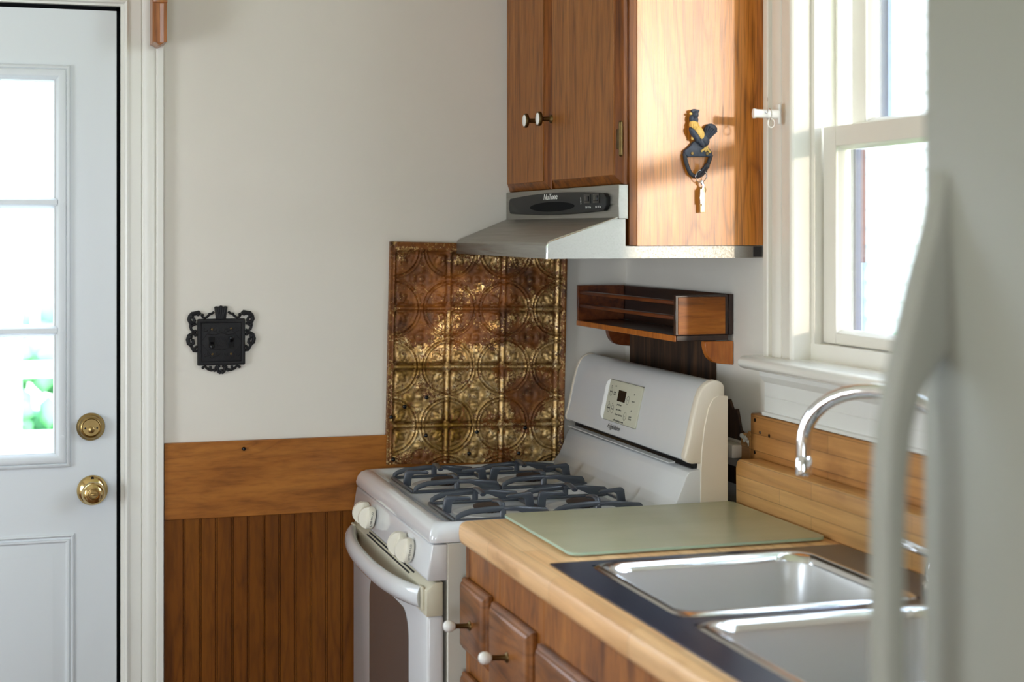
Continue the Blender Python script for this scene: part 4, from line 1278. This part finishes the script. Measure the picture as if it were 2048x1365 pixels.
# ================================================================== COUNTER, BASE CABINET, SINK
CZ = 0.932
def build_counter():
    t = thing('countertop', 'butcher block countertop running from the range to the fridge', 'countertop', (-0.36, -1.6, CZ - 0.046))
    X0, X1, Y0, Y1 = -0.6465, -0.024, -2.52, -0.7800
    hx0, hx1, hy0, hy1 = -0.600, -0.085, -2.060, -1.225
    m = MB()
    R = [(hx0, hx1, hy0, hy1, CZ - 0.046)]
    for ins, dz in ((0.012, -0.046), (0.004, -0.043), (0.001, -0.036), (0.0, -0.024), (0.001, -0.011), (0.005, -0.004), (0.012, 0.0)):
        R.append((X0 + ins, X1, Y0, Y1 - ins, CZ + dz))
    R.append((hx0, hx1, hy0, hy1, CZ))
    L = [[(a, c, z), (b, c, z), (b, d, z), (a, d, z)] for a, b, c, d, z in R]
    m.loft(L, closed=True)
    obj('slab', m, 'counter', t, smooth=50)
    pr = [(Y1 + 0.001, CZ + 0.0005), (Y1 + 0.001, CZ + 0.075)]
    for k in range(7):
        a = PI / 2 * k / 6
        pr.append((Y1 + 0.001 - 0.018 + 0.018 * math.cos(a), CZ + 0.075 + 0.018 * math.sin(a)))
    pr += [(Y0, CZ + 0.093), (Y0, CZ + 0.0005)]
    m = MB()
    m.prism(pr, 'x', -0.0690, -0.0245, 0.005, 3)
    obj('backsplash', m, 'splash', t)
build_counter()

m = MB()
m.box(-0.0205, -0.0008, -2.5, -0.7455, 0.935, 1.1105, 0.0015, 1)
ub = tag(obj('upper_backsplash_board', m, 'splashold'), 'old butcher block board with nail holes on the wall under the window', 'backsplash board')
for y, z, mt in ((-0.766, 1.0985, 'blackgloss'), (-0.789, 1.0760, 'keysteel'), (-0.8295, 1.0745, 'blackgloss'), (-0.765, 1.0330, 'blackgloss')):
    obj('nail', MB().lathe([(0.0038, 0), (0.0036, 0.0008), (0.0, 0.0010)], (-0.0204, y, z), (-1, 0, 0), 12), mt, ub)

def build_base():
    t = thing('base_cabinet', 'brown wooden base cabinet with drawers under the sink counter', 'kitchen cabinet', (-0.33, -1.6, 0.0))
    XF = -0.632
    m = MB()
    m.box(XF + 0.02, -0.03, -2.5, -2.482, 0.1, 0.8845)
    m.box(XF + 0.02, -0.03, -0.799, -0.781, 0.1, 0.8845)
    m.box(XF + 0.02, -0.03, -2.482, -0.799, 0.1, 0.118)
    m.box(-0.045, -0.03, -2.482, -0.799, 0.118, 0.8845)
    m.box(-0.56, -0.05, -2.49, -0.79, 0.0, 0.1)
    obj('carcass', m, 'basewood', t)
    m = MB()
    m.box(XF, XF + 0.02, -2.5, -0.781, 0.79, 0.8845)
    m.box(XF, XF + 0.02, -2.5, -0.781, 0.1, 0.15)
    for a, b in ((-0.805, -0.781), (-1.000, -0.955), (-1.245, -1.205), (-1.70, -1.66), (-2.5, -2.46)):
        m.box(XF - 0.0006, XF + 0.02, a, b, 0.15, 0.8843)
    m.box(XF, XF + 0.02, -1.0, -0.805, 0.635, 0.705)
    m.box(XF, XF + 0.02, -1.0, -0.805, 0.40, 0.43)
    obj('face_frame', m, 'basewood', t)
    def front(name, ya, yb, za, zb, knob=None):
        mm = MB()
        L = []
        for d, x in ((0.002, XF - 0.0008), (0, XF - 0.003), (0, XF - 0.0095), (0.002, XF - 0.012), (0.006, XF - 0.0135), (0.008, XF - 0.0165), (0.013, XF - 0.0195), (0.018, XF - 0.0205)):
            L.append([(x, ya + d, za + d), (x, yb - d, za + d), (x, yb - d, zb - d), (x, ya + d, zb - d)])
        mm.loft(L)
        d = obj(name, mm, 'drawerwood', t, smooth=25)
        if knob:
            y, z = knob
            x = XF - 0.0203
            k = obj('knob', MB().lathe([(0.0095, 0), (0.009, 0.002), (0.0055, 0.004), (0.0048, 0.008), (0.0046, 0.026), (0.0065, 0.029)], (x, y, z), (-1, 0, 0.05), 18), 'brassdark', d)
            obj('knob_ball', MB().lathe([(0.005, 0.0), (0.0082, 0.003), (0.0108, 0.009), (0.0108, 0.015), (0.0082, 0.020), (0.004, 0.0225), (0, 0.023)], (x - 0.028, y, z + 0.0014), (-1, 0, 0.05), 22), 'porcelain', k, label='white porcelain knob')
    front('drawer', -0.961, -0.792, 0.692, 0.826, (-0.876, 0.7545))
    front('drawer', -0.961, -0.792, 0.425, 0.648, (-0.876, 0.54))
    front('drawer', -1.2150, -0.984, 0.560, 0.822, (-1.108, 0.7555))
    front('drawer', -1.2150, -0.984, 0.160, 0.540, (-1.108, 0.35))
    front('cabinet_door', -1.665, -1.2450, 0.160, 0.812)
    front('cabinet_door', -2.45, -1.705, 0.160, 0.812)
build_base()

def build_sink():
    t = thing('kitchen_sink', 'double bowl stainless steel sink set in the butcher block counter', 'sink', (-0.34, -1.64, 0.74))
    F0, F1, G0, G1 = -0.6115, -0.0755, -2.072, -1.2145
    zf = CZ + 0.0004
    B = [(-0.553, -0.165, -1.618, -1.252), (-0.553, -0.165, -2.028, -1.662)]
    m = MB()
    for x0, x1, y0, y1 in ((F0, B[0][0], G0, G1), (B[0][1], F1, G0, G1), (B[0][0], B[0][1], B[0][3], G1), (B[0][0], B[0][1], B[1][3], B[0][2]), (B[0][0], B[0][1], G0, B[1][2])):
        m.box(x0, x1, y0, y1, zf, zf + 0.0022)
    obj('flange', m, 'flange', t, label='steel flange around the bowls, with a dark reflection in its colour')
    for x0, x1, y0, y1 in B:
        m = MB()
        m.rects([(x0 + 0.016, x1 - 0.016, y0 + 0.016, y1 - 0.016, zf - 0.004, 0.05), (x0 + 0.020, x1 - 0.020, y0 + 0.020, y1 - 0.020, zf - 0.02, 0.05), (x0 + 0.026, x1 - 0.026, y0 + 0.026, y1 - 0.026, 0.80, 0.05), (x0 + 0.032, x1 - 0.032, y0 + 0.032, y1 - 0.032, 0.775, 0.05), (x0 + 0.048, x1 - 0.048, y0 + 0.048, y1 - 0.048, 0.760, 0.045), (x0 + 0.075, x1 - 0.075, y0 + 0.075, y1 - 0.075, 0.757, 0.04)], False, True)
        bw = obj('bowl', m, 'sink', t, smooth=60)
        m = MB()
        m.rects([(x0 - 0.004, x1 + 0.004, y0 - 0.004, y1 + 0.004, zf + 0.0018, 0.030), (x0, x1, y0, y1, zf + 0.005, 0.034), (x0 + 0.005, x1 - 0.005, y0 + 0.005, y1 - 0.005, zf + 0.0065, 0.038), (x0 + 0.011, x1 - 0.011, y0 + 0.011, y1 - 0.011, zf + 0.0045, 0.042), (x0 + 0.0155, x1 - 0.0155, y0 + 0.0155, y1 - 0.0155, zf - 0.001, 0.047), (x0 + 0.018, x1 - 0.018, y0 + 0.018, y1 - 0.018, zf - 0.008, 0.050)], False, False)
        obj('bowl_rim', m, 'rim', bw, smooth=70, label='bright rolled bowl rim')
        cx, cy = (x0 + x1) / 2, (y0 + y1) / 2
        obj('drain', MB().lathe([(0.045, 0), (0.043, 0.002), (0.036, 0.0015), (0.034, 0.0003), (0, 0.0003)], (cx, cy, 0.7571), (0, 0, 1), 28), 'chrome', bw)
build_sink()

def build_faucet():
    t = thing('kitchen_faucet', 'chrome gooseneck faucet arching over the sink in front of the window', 'faucet', (-0.115, -1.63, CZ + 0.003))
    b = Vector((-0.112, -1.68, CZ + 0.0028))
    m = MB()
    m.rects([(b.x - 0.027, b.x + 0.027, b.y - 0.12, b.y + 0.12, b.z, 0.025), (b.x - 0.027, b.x + 0.027, b.y - 0.12, b.y + 0.12, b.z + 0.010, 0.025), (b.x - 0.022, b.x + 0.022, b.y - 0.115, b.y + 0.115, b.z + 0.016, 0.021)])
    obj('deck_plate', m, 'chrome', t)
    tip = Vector((-0.272, -1.452, 1.128))
    m = MB()
    path = [b + Vector((0, 0, 0.014)), b + Vector((0, 0, 0.10)), b + Vector((0, 0, 0.17))]
    top = 1.238
    z0 = b.z + 0.19
    for i in range(0, 19):
        a = PI * i / 18
        f = (1 - math.cos(a)) / 2
        zb_ = z0 + (tip.z + 0.022 - z0) * f
        p = Vector((b.x + (tip.x - b.x) * f, b.y + (tip.y - b.y) * f, zb_ + (top - 0.5 * (z0 + tip.z + 0.022)) * math.sin(a)))
        path.append(p)
    path.append(tip + Vector((0, 0, 0.002)))
    m.tube([tuple(p) for p in path], 0.0115, 16)
    obj('spout', m, 'chrome', t, smooth=60)
    obj('spout_base', MB().lathe([(0.022, 0), (0.022, 0.03), (0.017, 0.045), (0.0125, 0.06), (0.0105, 0.065)], tuple(b + Vector((0, 0, 0.015))), (0, 0, 1), 24), 'chrome', t)
    obj('aerator', MB().lathe([(0.0125, -0.003), (0.0130, 0.0), (0.0130, 0.022), (0.0110, 0.026), (0.0095, 0.028)], tuple(tip + Vector((0, 0, -0.026))), (0, 0, 1), 24), 'chrome', t)
    for s in (1, -1):
        c = b + Vector((0, s * 0.10, 0.015))
        mm = MB()
        mm.lathe([(0.021, 0), (0.020, 0.02), (0.016, 0.034), (0.012, 0.042), (0, 0.044)], tuple(c), (0, 0, 1), 24)
        mm.tube([tuple(c + Vector((0, 0, 0.036))), tuple(c + Vector((-0.02, s * 0.018, 0.044))), tuple(c + Vector((-0.045, s * 0.035, 0.056)))], [0.007, 0.0065, 0.0075], 12)
        obj('lever_handle', mm, 'chrome', t)
build_faucet()

# glass cutting board
def build_board():
    t = thing('glass_cutting_board', 'frosted glass cutting board lying on the counter beside the range', 'cutting board', (-0.32, -0.97, CZ))
    a = (-0.560, -0.0785, -1.174, -0.7795)
    z0 = CZ + 0.003
    m = MB()
    m.rects([(*a, z0, 0.018), (a[0] - 0.0, a[1], a[2], a[3], z0 + 0.0048, 0.018)], False, False)
    obj('board_edge', m, 'greenedge', t, label='pale green glass edge')
    m = MB()
    i = 0.0004
    m.rects([(a[0] + i, a[1] - i, a[2] + i, a[3] - i, z0 + 0.0002, 0.018), (a[0] + i, a[1] - i, a[2] + i, a[3] - i, z0 + 0.0050, 0.018)])
    obj('board_sheet', m, 'frost', t)
    for x in (a[0] + 0.03, a[1] - 0.03):
        for y in (a[2] + 0.03, a[3] - 0.03):
            obj('foot', MB().lathe([(0.006, 0), (0.006, 0.003)], (x, y, CZ), (0, 0, 1), 14), 'rodwhite', t)
build_board()

# ================================================================== REFRIGERATOR
def build_fridge():
    t = thing('refrigerator', 'pale grey white refrigerator with a bowed handle at the right edge', 'refrigerator', (-0.39, -2.96, 0.0))
    Y1, Y0 = -2.576, -3.34
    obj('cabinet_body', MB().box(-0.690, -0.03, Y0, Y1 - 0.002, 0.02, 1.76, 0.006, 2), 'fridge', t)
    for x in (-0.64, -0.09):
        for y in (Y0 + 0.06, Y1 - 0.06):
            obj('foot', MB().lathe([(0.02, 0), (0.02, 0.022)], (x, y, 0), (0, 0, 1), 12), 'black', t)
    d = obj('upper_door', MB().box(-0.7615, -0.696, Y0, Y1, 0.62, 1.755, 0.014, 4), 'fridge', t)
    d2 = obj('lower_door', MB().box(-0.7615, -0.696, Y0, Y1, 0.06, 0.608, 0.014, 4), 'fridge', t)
    obj('door_gasket', MB().box(-0.696, -0.690, Y0 + 0.01, Y1 - 0.01, 0.07, 1.74), 'fridge', t)
    def handle(z_top, z_bot, parent):
        m = MB()
        prof = [(-0.7575, z_top), (-0.7640, z_top - 0.004), (-0.7715, z_top - 0.045), (-0.7855, z_top - 0.090), (-0.7975, z_top - 0.135), (-0.8075, z_top - 0.175), (-0.8130, z_top - 0.205), (-0.8165, z_top - 0.260), (-0.8170, z_top - 0.34), (-0.8170, z_bot + 0.10), (-0.809, z_bot + 0.05), (-0.785, z_bot + 0.01), (-0.7575, z_bot),
                (-0.7575, z_bot + 0.02), (-0.777, z_bot + 0.04), (-0.7945, z_bot + 0.08), (-0.7990, z_bot + 0.13), (-0.7990, z_top - 0.30), (-0.7975, z_top - 0.245), (-0.7925, z_top - 0.205), (-0.7830, z_top - 0.172), (-0.7660, z_top - 0.150), (-0.7575, z_top - 0.14)]
        m.prism(prof, 'y', Y1 - 0.046, Y1 - 0.018, 0.006, 3)
        obj('handle', m, 'fridge', parent, smooth=50)
    handle(1.532, 0.68, d)
build_fridge()

# ================================================================== OUTSIDE
def ext(name, mb, mat, label, cat, kind=None, smooth=40):
    return tag(obj(name, mb, mat, None, smooth), label, cat, None, kind)
ext('lawn', MB().box(-14, 14, 0.35, 22, -0.55, -0.45).box(0.6, 14, -14, 0.35, -0.55, -0.45), 'lawn', 'green lawn around the house', 'lawn', 'structure')
# porch outside the back door
ext('porch_floor', MB().box(-3.0, -0.4, 0.32, 3.2, -0.45, -0.06), 'siding', 'white porch floor outside the back door', 'porch', 'structure')
ext('porch_post', MB().box(-1.52, -1.415, 3.06, 3.16, -0.06, 2.6, 0.004), 'siding', 'white porch post seen through the door glass', 'post')
pr = thing('porch_railing', 'white porch railing seen through the lowest door pane', 'railing', (-1.7, 3.0, -0.06))
obj('top_rail', MB().box(-2.6, -0.5, 2.98, 3.02, 0.890, 0.955, 0.004), 'siding', pr)
obj('lower_panel', MB().box(-2.6, -0.5, 2.98, 3.02, -0.05, 0.675, 0.004), 'siding', pr)
obj('corner_post', MB().box(-1.285, -1.18, 2.96, 3.04, -0.06, 1.0, 0.004), 'siding', pr)
# neighbouring house beyond the porch
nh = thing('neighbor_house', 'pale house with a pinkish roof beyond the porch', 'house', (-2.0, 10.0, -0.45))
obj('wall', MB().box(-8, 3, 9.5, 14, -0.45, 2.0), 'siding', nh)
obj('roof', MB().prism([(9.0, 1.9), (12, 4.8), (14.5, 2.4), (14.5, 2.2), (9.0, 1.75)], 'x', -8.5, 3.5), 'roofpink', nh)
st = thing('stair_railing', 'pale blue sloping stair railing outside the door', 'railing', (-1.4, 4.5, -0.45))
obj('handrail', MB().prism([(-1.75, 1.22), (-1.75, 1.32), (-1.15, 1.66), (-1.15, 1.56)], 'y', 4.45, 4.5), 'bluegrey', st)
obj('upper_handrail', MB().prism([(-1.75, 1.53), (-1.75, 1.60), (-1.15, 1.94), (-1.15, 1.87)], 'y', 4.45, 4.5), 'bluegrey', st)
obj('baluster_post', MB().box(-1.15, -1.09, 4.44, 4.51, -0.45, 1.95), 'bluegrey', st)
def shrub(name, c, r, label, n=240, seed=1):
    rd = random.Random(seed)
    m = MB()
    for _ in range(n):
        v = Vector((rd.gauss(0, 1), rd.gauss(0, 1), rd.gauss(0, 1))).normalized() * rd.uniform(0.5, 1.0)
        p = Vector(c) + Vector((v.x * r[0], v.y * r[1], v.z * r[2]))
        m.ball(p, (0.10 * rd.uniform(.6, 1.3), 0.10 * rd.uniform(.6, 1.3), 0.06), Matrix.Rotation(rd.uniform(0, 3), 3, 'X'), n=6)
    return ext(name, m, 'leaf', label, 'shrub')
shrub('garden_shrub', (-1.5, 6.4, 0.42), (0.9, 0.6, 0.6), 'green shrub behind the porch railing', seed=2)
# white house beyond the sink window
n2 = thing('white_house', 'bright white sided house outside the sink window', 'house', (6.0, 8.0, -0.45))
m = MB()
for i in range(40):
    z = -0.45 + i * 0.14
    m.prism([(4.9, z), (4.88, z), (4.9, z + 0.14)], 'y', 1.0, 16.0)
m.box(4.9, 9, 1.0, 16.0, -0.45, 5.2)
obj('siding', m, 'siding', n2, smooth=None)
obj('downspout', MB().box(4.80, 4.87, 7.33, 7.40, -0.3, 5.0, 0.01), 'bluegrey', n2)
shrub('side_shrub', (4.2, 5.4, 0.1), (0.5, 0.8, 0.75), 'green shrub by the white house outside the window', seed=5)

# ================================================================== LIGHT
w = bpy.data.worlds.new('sky')
sc.world = w
w.use_nodes = True
nt = w.node_tree
bg = nt.nodes['Background']
bg.inputs['Color'].default_value = (0.86, 0.93, 1.0, 1)
bg.inputs['Strength'].default_value = 20.0
tc = nt.nodes.new('ShaderNodeTexCoord')
sp = nt.nodes.new('ShaderNodeSeparateXYZ')
rp = nt.nodes.new('ShaderNodeValToRGB')
nt.links.new(tc.outputs['Generated'], sp.inputs[0])
nt.links.new(sp.outputs['Z'], rp.inputs['Fac'])
rp.color_ramp.elements[0].position = 0.0
rp.color_ramp.elements[0].color = (0.84, 0.92, 1.0, 1)
rp.color_ramp.elements[1].position = 0.6
rp.color_ramp.elements[1].color = (0.68, 0.82, 1.0, 1)
nt.links.new(rp.outputs['Color'], bg.inputs['Color'])

def light(name, kind, loc, energy, color=(1, 1, 1), **kw):
    l = bpy.data.lights.new(name, kind)
    l.energy = energy
    l.color = color
    for k, v in kw.items():
        setattr(l, k, v)
    o = bpy.data.objects.new(name, l)
    COL.objects.link(o)
    o.location = loc
    return o
s = light('sun', 'SUN', (3, -8, 2), 6.8, (1.0, 0.85, 0.66), angle=math.radians(2.2))
d = Vector((-0.325, 0.985, -0.072))
s.rotation_euler = d.to_track_quat('-Z', 'Y').to_euler()
# daylight portals in the real window openings of the room
def portal(name, loc, sx, sy, direction):
    o = light(name, 'AREA', loc, 1.0, shape='RECTANGLE', size=sx, size_y=sy)
    o.data.cycles.is_portal = True
    o.rotation_euler = Vector(direction).to_track_quat('-Z', 'Z').to_euler()
    return o
portal('portal_left', (ROOM_X0 - 0.06, -1.55, 1.225), 0.9, 0.95, (1, 0, 0))
portal('portal_rear', (-2.4, ROOM_Y0 - 0.06, 0.95), 1.0, 1.3, (0, 1, 0))
portal('portal_sink', (0.15, (WY0 + WY1) / 2, 1.8), 1.1, 1.16, (-1, 0, 0))

# ================================================================== CAMERA
cam = bpy.data.cameras.new('camera')
co = bpy.data.objects.new('camera', cam)
COL.objects.link(co)
co.location = (-1.46, -3.71, 1.484)
co.rotation_euler = (PI / 2, 0, -math.atan(1004 / 3200))
cam.sensor_width = 36
cam.lens = 3200 / 2048 * 36
cam.shift_y = -(682.5 - 460) / 2048
cam.clip_start = 0.05
cam.dof.use_dof = True
cam.dof.focus_distance = 3.5
cam.dof.aperture_fstop = 3.6
sc.camera = co

sc.view_settings.view_transform = 'Standard'
sc.view_settings.look = 'None'
sc.view_settings.gamma = 1.0
sc.view_settings.use_curve_mapping = False
sc.view_settings.exposure = -0.5
sc.cycles.use_denoising = True
sc.cycles.max_bounces = 10
sc.cycles.diffuse_bounces = 5
sc.cycles.glossy_bounces = 4
sc.cycles.transparent_max_bounces = 12
sc.cycles.sample_clamp_indirect = 10
sc.cycles.caustics_reflective = False
sc.cycles.caustics_refractive = False
